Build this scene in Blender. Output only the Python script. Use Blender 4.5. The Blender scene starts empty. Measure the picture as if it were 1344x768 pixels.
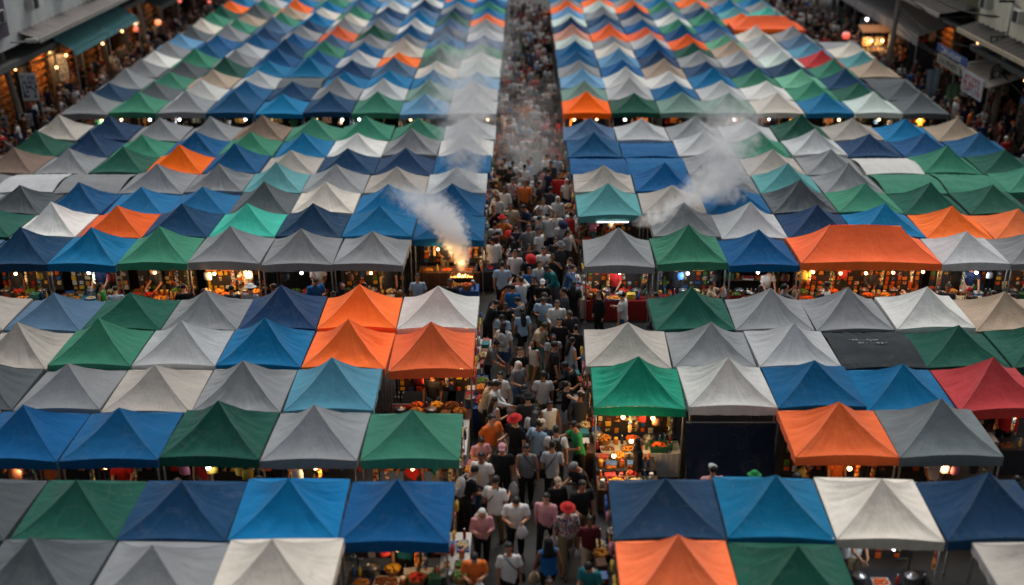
import bpy, bmesh, math, random
from mathutils import Vector, Matrix, noise
random.seed(11)
R = math.radians
scene = bpy.context.scene
col = scene.collection
# ------------------------------------------------------------------ camera model
F = 1457.0            # focal length in photo pixels (1344 wide)
TH = R(23.7)
CT, ST = math.cos(TH), math.sin(TH)
H = 15.5              # camera height, metres
YH = F*math.tan(TH) - 384.0
CX = 690.0
def P(px, py, h=0.0):
    """photo pixel + height above ground -> world point"""
    z = F*(H-h)/CT/(py+YH)
    d = (z-(H-h)*ST)/CT
    return Vector(((px-CX)*z/F, d, h))
def Xat(px, d, h):
    return (px-CX)*(d*CT+(H-h)*ST)/F
# ------------------------------------------------------------------ colour helpers
def lin(c):
    c /= 255.0
    return c/12.92 if c <= .04045 else ((c+.055)/1.055)**2.4
def rgb(r, g, b, k=1.0):
    return (min(1, lin(r)*k), min(1, lin(g)*k), min(1, lin(b)*k), 1)
# ------------------------------------------------------------------ materials
def newmat(name):
    m = bpy.data.materials.new(name); m.use_nodes = True
    nt = m.node_tree
    return m, nt, nt.nodes['Principled BSDF']
def N(nt, t, **kw):
    n = nt.nodes.new(t)
    for k, v in kw.items():
        if k in n.inputs.keys(): n.inputs[k].default_value = v
        else: setattr(n, k, v)
    return n
def L(nt, a, b): nt.links.new(a, b)
def mathn(nt, op, a, b=None, c=None, clamp=False):
    n = nt.nodes.new('ShaderNodeMath'); n.operation = op; n.use_clamp = clamp
    for i, v in enumerate((a, b, c)):
        if v is None: continue
        if isinstance(v, (int, float)): n.inputs[i].default_value = v
        else: L(nt, v, n.inputs[i])
    return n.outputs[0]
_cloth = {}
def cloth(name, c, rough=.85, dirt=1.0):
    """canopy fabric: uneven dye, faint dirt streaks, seams along the ridges (UV: x across a side, y peak to eave)"""
    if name in _cloth: return _cloth[name]
    m, nt, bs = newmat('canopy_'+name)
    tc = N(nt, 'ShaderNodeTexCoord'); oi = N(nt, 'ShaderNodeObjectInfo')
    w = mathn(nt, 'MULTIPLY', oi.outputs['Random'], 37.0)
    n1 = N(nt, 'ShaderNodeTexNoise', noise_dimensions='4D', Scale=1.1, Detail=5.0, Roughness=.6)
    L(nt, tc.outputs['Object'], n1.inputs['Vector']); L(nt, w, n1.inputs['W'])
    n2 = N(nt, 'ShaderNodeTexNoise', noise_dimensions='4D', Scale=34.0, Detail=3.0, Roughness=.7)
    L(nt, tc.outputs['Object'], n2.inputs['Vector']); L(nt, w, n2.inputs['W'])
    mp = N(nt, 'ShaderNodeMapping'); mp.inputs['Scale'].default_value = (26, 1.3, 1)
    L(nt, tc.outputs['UV'], mp.inputs['Vector'])
    n3 = N(nt, 'ShaderNodeTexNoise', noise_dimensions='4D', Scale=1.0, Detail=4.0, Roughness=.65)
    L(nt, mp.outputs[0], n3.inputs['Vector']); L(nt, w, n3.inputs['W'])
    v = mathn(nt, 'MULTIPLY_ADD', n1.outputs['Fac'], .50*dirt, 1-.22*dirt)
    v2 = mathn(nt, 'MULTIPLY_ADD', n2.outputs['Fac'], .26, .88)
    v3 = mathn(nt, 'MULTIPLY_ADD', n3.outputs['Fac'], .36*dirt, 1-.18*dirt)
    vr = mathn(nt, 'MULTIPLY_ADD', oi.outputs['Random'], .32, .82)
    v = mathn(nt, 'MULTIPLY', v, v2); v = mathn(nt, 'MULTIPLY', v, v3); v = mathn(nt, 'MULTIPLY', v, vr)
    sp = N(nt, 'ShaderNodeSeparateXYZ'); L(nt, tc.outputs['UV'], sp.inputs[0])
    at = mathn(nt, 'ABSOLUTE', sp.outputs[0])
    seam = mathn(nt, 'MULTIPLY', mathn(nt, 'SUBTRACT', at, .970), 40.0, clamp=True)
    seamf = mathn(nt, 'MULTIPLY_ADD', seam, -.55, 1.0)
    v = mathn(nt, 'MULTIPLY', v, seamf)
    # water marks with an edge, grime
    mx = N(nt, 'ShaderNodeMix', data_type='RGBA', blend_type='MULTIPLY'); mx.inputs[0].default_value = 1
    mx.inputs[6].default_value = c
    cb = N(nt, 'ShaderNodeCombineColor'); [L(nt, v, cb.inputs[i]) for i in range(3)]
    L(nt, cb.outputs[0], mx.inputs[7])
    n4 = N(nt, 'ShaderNodeTexNoise', noise_dimensions='4D', Scale=2.6, Detail=6.0, Roughness=.7)
    L(nt, tc.outputs['Object'], n4.inputs['Vector']); L(nt, w, n4.inputs['W'])
    g = mathn(nt, 'MULTIPLY', mathn(nt, 'SUBTRACT', n4.outputs['Fac'], .58), 1.3*dirt, clamp=True)
    mx2 = N(nt, 'ShaderNodeMix', data_type='RGBA'); L(nt, g, mx2.inputs[0])
    L(nt, mx.outputs[2], mx2.inputs[6]); mx2.inputs[7].default_value = (.16, .15, .13, 1)
    n5 = N(nt, 'ShaderNodeTexNoise', noise_dimensions='4D', Scale=1.7, Detail=2.0, Roughness=.4); L(nt, tc.outputs['Object'], n5.inputs['Vector']); L(nt, mathn(nt, 'ADD', w, 5.0), n5.inputs['W'])
    ring = mathn(nt, 'SUBTRACT', 1.0, mathn(nt, 'MULTIPLY', mathn(nt, 'ABSOLUTE', mathn(nt, 'SUBTRACT', n5.outputs['Fac'], .60)), 42.0), clamp=True)
    ring = mathn(nt, 'MULTIPLY', ring, .06*dirt)
    vo = N(nt, 'ShaderNodeTexVoronoi', voronoi_dimensions='4D', Scale=2.1); L(nt, tc.outputs['Object'], vo.inputs['Vector']); L(nt, w, vo.inputs['W'])
    drop = mathn(nt, 'LESS_THAN', vo.outputs['Distance'], .035); drop = mathn(nt, 'MULTIPLY', drop, .35)
    mx3 = N(nt, 'ShaderNodeMix', data_type='RGBA'); L(nt, mathn(nt, 'MAXIMUM', ring, drop), mx3.inputs[0]); L(nt, mx2.outputs[2], mx3.inputs[6]); mx3.inputs[7].default_value = (.30, .29, .27, 1)
    hs = N(nt, 'ShaderNodeHueSaturation'); L(nt, mx3.outputs[2], hs.inputs['Color'])
    r2 = mathn(nt, 'FRACT', mathn(nt, 'MULTIPLY', oi.outputs['Random'], 7.13)); r3 = mathn(nt, 'FRACT', mathn(nt, 'MULTIPLY', oi.outputs['Random'], 13.7))
    L(nt, mathn(nt, 'MULTIPLY_ADD', r2, .08, .97), hs.inputs['Saturation']); L(nt, mathn(nt, 'MULTIPLY_ADD', r3, .012, .494), hs.inputs['Hue'])
    L(nt, hs.outputs[0], bs.inputs['Base Color'])
    bs.inputs['Roughness'].default_value = rough
    bs.inputs['Specular IOR Level'].default_value = .12
    bs.inputs['Sheen Weight'].default_value = .12; bs.inputs['Sheen Roughness'].default_value = .5
    b1 = N(nt, 'ShaderNodeTexNoise', noise_dimensions='4D', Scale=5.0, Detail=5.0, Roughness=.55)
    L(nt, mp.outputs[0], b1.inputs['Vector']) if False else L(nt, tc.outputs['Object'], b1.inputs['Vector'])
    L(nt, w, b1.inputs['W'])
    hsum = mathn(nt, 'MULTIPLY_ADD', n2.outputs['Fac'], .10, b1.outputs['Fac'])
    hsum = mathn(nt, 'MULTIPLY_ADD', n3.outputs['Fac'], .35, hsum)
    bp = N(nt, 'ShaderNodeBump', Strength=.6, Distance=.045); L(nt, hsum, bp.inputs['Height'])
    L(nt, bp.outputs[0], bs.inputs['Normal'])
    _cloth[name] = m
    return m
_pm = {}
def paint(name, c, rough=.6, metal=0.0, var=.35, scale=9.0, spec=.4):
    """plain surface with uneven, worn colour"""
    if name in _pm: return _pm[name]
    m, nt, bs = newmat(name)
    tc = N(nt, 'ShaderNodeTexCoord'); oi = N(nt, 'ShaderNodeObjectInfo')
    w = mathn(nt, 'MULTIPLY', oi.outputs['Random'], 23.0)
    n1 = N(nt, 'ShaderNodeTexNoise', noise_dimensions='4D', Scale=scale, Detail=5.0, Roughness=.65)
    L(nt, tc.outputs['Object'], n1.inputs['Vector']); L(nt, w, n1.inputs['W'])
    v = mathn(nt, 'MULTIPLY_ADD', n1.outputs['Fac'], 2*var, 1-var)
    mx = N(nt, 'ShaderNodeMix', data_type='RGBA', blend_type='MULTIPLY'); mx.inputs[0].default_value = 1
    mx.inputs[6].default_value = c
    cb = N(nt, 'ShaderNodeCombineColor'); [L(nt, v, cb.inputs[i]) for i in range(3)]
    L(nt, cb.outputs[0], mx.inputs[7]); L(nt, mx.outputs[2], bs.inputs['Base Color'])
    bs.inputs['Roughness'].default_value = rough; bs.inputs['Metallic'].default_value = metal
    bs.inputs['Specular IOR Level'].default_value = spec
    bp = N(nt, 'ShaderNodeBump', Strength=.25, Distance=.02); L(nt, n1.outputs['Fac'], bp.inputs['Height'])
    L(nt, bp.outputs[0], bs.inputs['Normal'])
    _pm[name] = m
    return m
def patchy(name, cols, scale=6.0, rough=.6):
    """a surface of many coloured patches: patterned cloth, heaps of goods"""
    if name in _pm: return _pm[name]
    m, nt, bs = newmat(name)
    tc = N(nt, 'ShaderNodeTexCoord'); oi = N(nt, 'ShaderNodeObjectInfo')
    vo = N(nt, 'ShaderNodeTexVoronoi', voronoi_dimensions='4D', Scale=scale)
    L(nt, tc.outputs['Object'], vo.inputs['Vector'])
    L(nt, mathn(nt, 'MULTIPLY', oi.outputs['Random'], 19.0), vo.inputs['W'])
    sp = N(nt, 'ShaderNodeSeparateColor'); L(nt, vo.outputs['Color'], sp.inputs[0])
    cr = N(nt, 'ShaderNodeValToRGB'); cr.color_ramp.interpolation = 'CONSTANT'
    while len(cr.color_ramp.elements) < len(cols): cr.color_ramp.elements.new(.5)
    for i, c in enumerate(cols):
        cr.color_ramp.elements[i].position = i/len(cols); cr.color_ramp.elements[i].color = c
    L(nt, sp.outputs[0], cr.inputs[0]); L(nt, cr.outputs[0], bs.inputs['Base Color'])
    bs.inputs['Roughness'].default_value = rough
    _pm[name] = m
    return m
def glow(name, c, s):
    if name in _pm: return _pm[name]
    m, nt, bs = newmat(name)
    bs.inputs['Base Color'].default_value = (.8, .8, .8, 1)
    bs.inputs['Emission Color'].default_value = c; bs.inputs['Emission Strength'].default_value = s
    _pm[name] = m
    return m
# ------------------------------------------------------------------ objects
def obj(name, mesh, mats=None, parent=None, loc=None, rot=None, scale=None, objlink=False):
    o = bpy.data.objects.new(name, mesh); col.objects.link(o)
    if mats is not None:
        if not isinstance(mats, (list, tuple)): mats = [mats]
        while len(mesh.materials) < len(mats): mesh.materials.append(None)
        for s, m in zip(o.material_slots, mats):
            s.link = 'OBJECT'; s.material = m
    if parent is not None: o.parent = parent
    if loc is not None: o.location = loc
    if rot is not None: o.rotation_euler = rot
    if scale is not None: o.scale = scale
    return o
def empty(name, loc, rz=0.0, scale=None):
    o = bpy.data.objects.new(name, None); col.objects.link(o)
    o.empty_display_size = .2; o.location = loc; o.rotation_euler = (0, 0, rz)
    if scale is not None: o.scale = scale
    return o
all_labels = {}
def tag(o, label=None, cat=None, group=None, kind=None):
    if label:
        o['label'] = label
    if cat: o['category'] = cat
    if group: o['group'] = group
    if kind: o['kind'] = kind
    return o
ORD = ['first','second','third','fourth','fifth','sixth','seventh','eighth','ninth','tenth','eleventh','twelfth','thirteenth','fourteenth','fifteenth','sixteenth','seventeenth','eighteenth','nineteenth','twentieth']
# bmesh shape helpers
def B(): return bmesh.new()
def done(bm, name, smooth=False, mi=None):
    me = bpy.data.meshes.new(name); bm.to_mesh(me); bm.free()
    if smooth: me.polygons.foreach_set('use_smooth', [True]*len(me.polygons))
    return me
def setmi(bm, n0, mi):
    bm.faces.ensure_lookup_table()
    for f in bm.faces[n0:]: f.material_index = mi
def box(bm, c, s, rz=0.0, mi=0, rot=None):
    n0 = len(bm.faces)
    M = Matrix.Translation(c) @ (rot.to_4x4() if rot is not None else Matrix.Rotation(rz, 4, 'Z')) @ Matrix.Diagonal((s[0], s[1], s[2], 1))
    bmesh.ops.create_cube(bm, size=1.0, matrix=M)
    if mi: setmi(bm, n0, mi)
def cone(bm, p0, p1, r0, r1, seg=10, mi=0, cap=True):
    p0, p1 = Vector(p0), Vector(p1); d = p1-p0
    n0 = len(bm.faces)
    M = Matrix.Translation((p0+p1)/2) @ d.to_track_quat('Z', 'Y').to_matrix().to_4x4()
    bmesh.ops.create_cone(bm, cap_ends=cap, segments=seg, radius1=max(r0, 1e-4), radius2=max(r1, 1e-4), depth=d.length, matrix=M)
    if mi: setmi(bm, n0, mi)
def ball(bm, c, r, sub=2, mi=0, M=None):
    n0 = len(bm.faces)
    if isinstance(r, (int, float)): r = (r, r, r)
    MM = Matrix.Translation(c) @ Matrix.Diagonal((r[0], r[1], r[2], 1))
    if M is not None: MM = M @ MM
    bmesh.ops.create_icosphere(bm, subdivisions=sub, radius=1.0, matrix=MM)
    if mi: setmi(bm, n0, mi)
def cap_seg(bm, p0, p1, r0, r1, seg=10):
    cone(bm, p0, p1, r0, r1, seg); ball(bm, p0, r0, 1); ball(bm, p1, r1, 1)
def rings(bm, rr, seg=16, M=None, cap=True, mi=0):
    """loft of elliptical rings: (x, y, z, rx, ry)"""
    n0 = len(bm.faces); prev = None
    for (x, y, z, rx, ry) in rr:
        vs = []
        for i in range(seg):
            a = 2*math.pi*i/seg
            v = Vector((x+rx*math.cos(a), y+ry*math.sin(a), z))
            vs.append(bm.verts.new(M @ v if M is not None else v))
        if prev:
            for i in range(seg): bm.faces.new((prev[i], prev[(i+1) % seg], vs[(i+1) % seg], vs[i]))
        elif cap: bm.faces.new(list(reversed(vs)))
        prev = vs
    if cap: bm.faces.new(prev)
    if mi: setmi(bm, n0, mi)
def tube(bm, pts, r, seg=6, mi=0):
    n0 = len(bm.faces); prev = None; pts = [Vector(p) for p in pts]
    for i, p in enumerate(pts):
        d = (pts[min(i+1, len(pts)-1)]-pts[max(i-1, 0)]).normalized()
        q = d.to_track_quat('Z', 'Y')
        rr = r[i] if isinstance(r, (list, tuple)) else r
        vs = [bm.verts.new(p + q @ Vector((rr*math.cos(2*math.pi*k/seg), rr*math.sin(2*math.pi*k/seg), 0))) for k in range(seg)]
        if prev:
            for k in range(seg): bm.faces.new((prev[k], prev[(k+1) % seg], vs[(k+1) % seg], vs[k]))
        else: bm.faces.new(list(reversed(vs)))
        prev = vs
    bm.faces.new(prev)
    if mi: setmi(bm, n0, mi)
def bevel(bm, w=.006):
    bmesh.ops.bevel(bm, geom=[e for e in bm.edges], offset=w, segments=1, affect='EDGES', clamp_overlap=True)
tmp_scene = bpy.data.scenes.new('workbench')
def baked(o):
    vl = tmp_scene.view_layers[0]; vl.update(); dg = vl.depsgraph
    return bpy.data.meshes.new_from_object(o.evaluated_get(dg), depsgraph=dg)
def solidify(bm, name, voxel, smooth=3, ratio=.4, wr=0.0, seed=0):
    """fuse overlapping pieces into one continuous skin"""
    me = done(bm, name)
    o = bpy.data.objects.new(name, me); tmp_scene.collection.objects.link(o)
    m = o.modifiers.new('r', 'REMESH'); m.mode = 'VOXEL'; m.voxel_size = voxel
    if smooth:
        s = o.modifiers.new('s', 'SMOOTH'); s.iterations = smooth; s.factor = .5
    if ratio < 1:
        d = o.modifiers.new('d', 'DECIMATE'); d.ratio = ratio
    out = baked(o)
    bpy.data.objects.remove(o); bpy.data.meshes.remove(me)
    out.name = name
    if wr:
        out.update()
        for v in out.vertices:
            p = v.co
            k = noise.noise(Vector((p.x*9+seed, p.y*9, p.z*5)))+.6*noise.noise(Vector((p.x*17, p.y*17+seed, p.z*11)))
            v.co = p + v.normal*k*wr
    out.polygons.foreach_set('use_smooth', [True]*len(out.polygons))
    return out
EXPOSURE = 0.26
# ------------------------------------------------------------------ canopies
KA = 1.12
PAL = {  # name: (albedo colour, words)
 'white':  (rgb(210,210,206,1.1), 'white'),
 'pale':   (rgb(190,204,197,KA), 'pale greenish white'),
 'ltgray': (rgb(178,181,183,KA), 'light grey'),
 'gray':   (rgb(132,135,138,KA), 'grey'),
 'stone':  (rgb(168,162,154,KA), 'warm grey'),
 'dkgray': (rgb(82,89,93,KA), 'dark grey'),
 'slategray': (rgb(104,113,116,KA), 'slate grey'),
 'black':  (rgb(44,51,54,KA), 'black'),
 'beige':  (rgb(206,198,186,KA), 'beige'),
 'tan':    (rgb(164,146,128,KA), 'tan'),
 'brown':  (rgb(128,108,95,KA), 'brown'),
 'salmon': (rgb(190,140,120,KA), 'salmon pink'),
 'navy':   (rgb(24,60,94,KA), 'navy blue'),
 'royal':  (rgb(8,82,130,KA), 'royal blue'),
 'blue':   (rgb(6,108,156,KA), 'bright blue'),
 'slate':  (rgb(78,108,138,KA), 'slate blue'),
 'steel':  (rgb(84,140,164,KA), 'steel blue'),
 'ltblue': (rgb(104,152,190,KA), 'light blue'),
 'green':  (rgb(56,126,102,KA), 'green'),
 'dkgreen':(rgb(26,82,68,KA), 'dark green'),
 'emerald':(rgb(16,134,104,KA), 'emerald green'),
 'seagreen':(rgb(100,170,136,KA), 'pale green'),
 'graygreen':(rgb(104,134,124,KA), 'grey green'),
 'teal':   (rgb(88,150,154,KA), 'teal'),
 'aqua':   (rgb(66,172,154,KA), 'turquoise'),
 'orange': (rgb(246,108,52,1.15), 'orange'),
 'red':    (rgb(188,58,58,KA), 'red'),
}
EAVE, RISE, TW, TD = 2.05, .81, 2.3, 2.25
def canopy_mesh(name, seed, nr, nt_, amp=1.0, hip=0.0):
    """pyramid roof of cloth on a pole frame: concave sides, taut ridges, sagging faces; hip>0 gives a ridge (double tent)"""
    bm = B(); uvl = bm.loops.layers.uv.new('UVMap')
    hx, hy = (TW/2-.012), (TD/2-.012)
    for side in range(4):
        grid = []
        for i in range(nr+1):
            r = (i/nr)
            row = []
            for j in range(nt_+1):
                t = -1+2*j/nt_
                z = RISE*((1-r)*.50+.50*(1-r)**2.0)
                z += amp*(-.042*(1-t*t)*math.sin(math.pi*min(1, r*1.02)))
                z += (.06 if side == 0 else .012)*(1-t*t)**1.5*r**5
                e = r*(1-abs(t)**4)*(1-r**7)
                z += amp*e*(.024*noise.noise(Vector((t*3.2+seed*3.1, r*1.2+seed, side*5.3)))
                           + .016*noise.noise(Vector((t*9+seed, r*1.6, side*3.7+seed))))
                z += amp*.020*abs(t)**2*(1-abs(t)**8)*r*(1-r**7)*noise.noise(Vector((abs(t)*13, r*.9+seed, side*2.1+(t > 0))))
                a, b = t*r, -r
                x, y = a, b
                for _ in range(side): x, y = -y, x
                z += amp*.014*noise.noise(Vector((x*3, y*3, seed*2.7)))*math.sin(math.pi*r)
                X = x*hx
                if hip: X += hip*max(-1, min(1, (x*1.0)/max(r, 1e-4))) if side % 2 == 0 else hip*(1 if x > 0 else -1)
                row.append(bm.verts.new((X, y*hy, z)))
            grid.append(row)
        for i in range(nr):
            for j in range(nt_):
                vs = [grid[i][j], grid[i+1][j], grid[i+1][j+1], grid[i][j+1]]
                uv = [(-1+2*j/nt_, i/nr), (-1+2*j/nt_, (i+1)/nr), (-1+2*(j+1)/nt_, (i+1)/nr), (-1+2*(j+1)/nt_, i/nr)]
                if i == 0 and not (hip and side % 2 == 0):
                    vs = vs[:3]; uv = uv[:3]
                f = bm.faces.new(vs)
                for l, u in zip(f.loops, uv): l[uvl].uv = u
    return done(bm, name, True)
def valance_mesh(name, seed, n, hip=0.0, drop=.225):
    bm = B(); uvl = bm.loops.layers.uv.new('UVMap')
    hx, hy = (TW/2-.010)+hip, (TD/2-.010)
    for side in range(4):
        rows = []
        for k in range(4):
            row = []
            for j in range(n+1):
                t = -1+2*j/n
                z = (.06 if side == 0 else .012)*(1-t*t)**1.5*(1 if k == 0 else .55 if k == 1 else 0) - drop*k/3 + (.004 if k == 0 else 0)
                if k: z += .012*noise.noise(Vector((t*4, seed, side)))
                out = 1+ (.010*k*noise.noise(Vector((t*5+seed, k*.3, side*3))) - .003*k)*(1-t**8)
                x, y = t, -1*out
                for _ in range(side): x, y = -y, x
                row.append(bm.verts.new((x*hx, y*hy, z)))
            rows.append(row)
        for k in range(3):
            for j in range(n):
                f = bm.faces.new((rows[k][j], rows[k+1][j], rows[k+1][j+1], rows[k][j+1]))
                for l, u in zip(f.loops, [(-.5+j/n, .5+k*.1), (-.5+j/n, .6+k*.1), (-.5+(j+1)/n, .6+k*.1), (-.5+(j+1)/n, .5+k*.1)]): l[uvl].uv = u
    return done(bm, name, True)
def sheet_mesh(name, seed, n, slope=0.0, rise=.18):
    """a flat tarpaulin tied over a stall frame: nearly level, sagging and creased"""
    bm = B(); uvl = bm.loops.layers.uv.new('UVMap'); g = []
    for i in range(n+1):
        row = []
        for j in range(n+1):
            u, v = -1+2*i/n, -1+2*j/n
            z = rise*(1-abs(v)**1.6)*.8 + slope*v - .07*(1-u*u)*(1-v*v)
            z += .05*noise.noise(Vector((u*2+seed, v*2.5, seed)))*(1-max(abs(u), abs(v))**6)
            z += .028*noise.noise(Vector((u*9+seed, v*2.2, seed*2)))
            row.append(bm.verts.new((u*TW/2*.995, v*TD/2*.995, z)))
        g.append(row)
    for i in range(n):
        for j in range(n):
            f = bm.faces.new((g[i][j], g[i+1][j], g[i+1][j+1], g[i][j+1]))
            for l, (a, b) in zip(f.loops, ((i, j), (i+1, j), (i+1, j+1), (i, j+1))): l[uvl].uv = (-.9+1.8*a/n, b/n*.9)
    return done(bm, name, True)
CAN = [canopy_mesh('canopy_cloth', s*1.7+.3, 26, 30, (1.5, 2.0, 1.3, 1.8, 2.3, 1.6, 1.4, 2.6)[s]) for s in range(8)]
CANW = [canopy_mesh('canopy_cloth', s*2.9+.7, 26, 34, 3.6) for s in range(4)]
VAL = [valance_mesh('valance_cloth', s*1.3, 24) for s in range(4)]
SHT = [sheet_mesh('tarpaulin_cloth', s*2.1+.4, 26, rise=.10+.1*(s % 2)) for s in range(4)]
DBL = canopy_mesh('double_canopy_cloth', 5.1, 22, 40, 1.2, hip=TW/2)
DBLV = valance_mesh('double_valance_cloth', 2.2, 40, hip=TW/2)
def fused(name, a, b):
    bm = B(); bm.from_mesh(a); bm.from_mesh(b)
    for i in range(4):
        sx, sy = (1, 1, -1, -1)[i], (1, -1, 1, -1)[i]
        cone(bm, (sx*(TW/2-.06), sy*(TD/2-.06), -EAVE), (sx*(TW/2-.06), sy*(TD/2-.06), -.01), .022, .022, 6, mi=1)
    return done(bm, name, True)
FARC = [fused('canopy_tent', canopy_mesh('c', s*2.3+.9, 10, 12, 1.2), valance_mesh('v', s*1.1, 8)) for s in range(6)]
FARS = [fused('tarpaulin_tent', sheet_mesh('c', s*2.3+.9, 12, rise=.15), valance_mesh('v', s*1.1, 8)) for s in range(2)]
bm = B(); cone(bm, (0, 0, 0), (0, 0, EAVE-.02), .024, .024, 8); box(bm, (0, 0, .012), (.12, .12, .02)); box(bm, (0, 0, 1.2), (.06, .06, .09))
LEG = done(bm, 'leg')
def frame_mesh(hip=0.0):
    bm = B(); hx, hy = TW/2-.06+hip, TD/2-.06
    for s in (-1, 1):
        for k in range(4):                               # scissor truss under each eave
            for q in (0, 1):
                a = -1+2*k/4; b = a+.5
                z0, z1 = (-.05, -.19) if (k+q) % 2 else (-.19, -.05)
                cone(bm, (a*hx, s*hy, z0), (b*hx, s*hy, z1), .013, .013, 5)
                cone(bm, (s*hx, a*hy, z0), (s*hx, b*hy, z1), .013, .013, 5)
    for sx in (-1, 1):
        for sy in (-1, 1):
            tube(bm, [(sx*(hip+(hx-hip)*r), sy*hy*r, RISE*((1-r)*.50+.50*(1-r)**2.0)-.075) for r in (1, .85, .7, .5, .3, .12)], .013, 5)
    return done(bm, 'frame')
FRM = frame_mesh(); FRMD = frame_mesh(TW/2)
STEEL = paint('galvanised_steel', rgb(150,152,152), .45, .7, .3)
def mat_of(c): return cloth(c, PAL[c][0])
tents = []       # (root, block, row, side, index, x, d, w, colour)
TENT_GROUP = 'canopy tents of the market'
def tent(x, d, w, dep, c, kind, label, cat='canopy tent', full=True, ez=0.0, rs=1.0, rz=0.0, seed=0):
    dbl = kind == 'double'
    m = mat_of(c)
    sx = w/TW/(2 if dbl else 1); sy = dep/TD
    if not full:
        o = obj('canopy_tent', (FARS if kind == 'flat' else FARC)[seed % (2 if kind == 'flat' else 6)], [m, STEEL], None, (x, d, EAVE+ez), (0, 0, rz), (sx, sy, rs))
        return tag(o, label, cat, TENT_GROUP)
    t = empty('canopy_tent', (x, d, 0), rz, (sx, sy, 1)); tag(t, label, cat, TENT_GROUP)
    tilt = (R(random.uniform(-1.3, 1.3)), R(random.uniform(-1.5, 1.5)), 0)
    if kind == 'flat': cm = SHT[seed % 4]
    elif dbl: cm = DBL
    elif kind == 'worn': cm = CANW[seed % 4]
    else: cm = CAN[seed % 8]
    flip = 0.0
    obj('canopy', cm, m, t, (0, 0, EAVE+ez), (tilt[0], tilt[1], flip), (1, 1, rs))
    obj('valance', DBLV if dbl else VAL[seed % 4], m, t, (0, 0, EAVE+ez-.004), (tilt[0], tilt[1], flip), (1, 1, random.uniform(.92, 1.08)))
    obj('frame', FRMD if dbl else FRM, STEEL, t, (0, 0, EAVE+ez-.02), None, (1, 1, .1 if kind == 'flat' else rs*.95))
    hx = TW/2*(2 if dbl else 1)-.06
    for a in (-1, 1):
        for b in (-1, 1):
            obj('leg', LEG, STEEL, t, (a*hx, b*(TD/2-.06), 0), None, (1, 1, (EAVE+ez)/EAVE))
    return t
S = .75
ROWD = {'A1':22.95*S, 'A2':25.9*S, 'B1':29.9*S, 'B2':32.85*S, 'B3':35.8*S, 'B4':38.85*S}
for k in range(7): ROWD['C%d' % (k+1)] = (45.3+3.18*k)*S
for k in range(14): ROWD['D%d' % (k+1)] = (70.7+3.34*k)*S
DEP = {'A':2.20, 'B':2.19, 'C':2.36, 'D':2.46}
BLOCK = {'A':'nearest', 'B':'second', 'C':'third', 'D':'far'}
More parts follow.
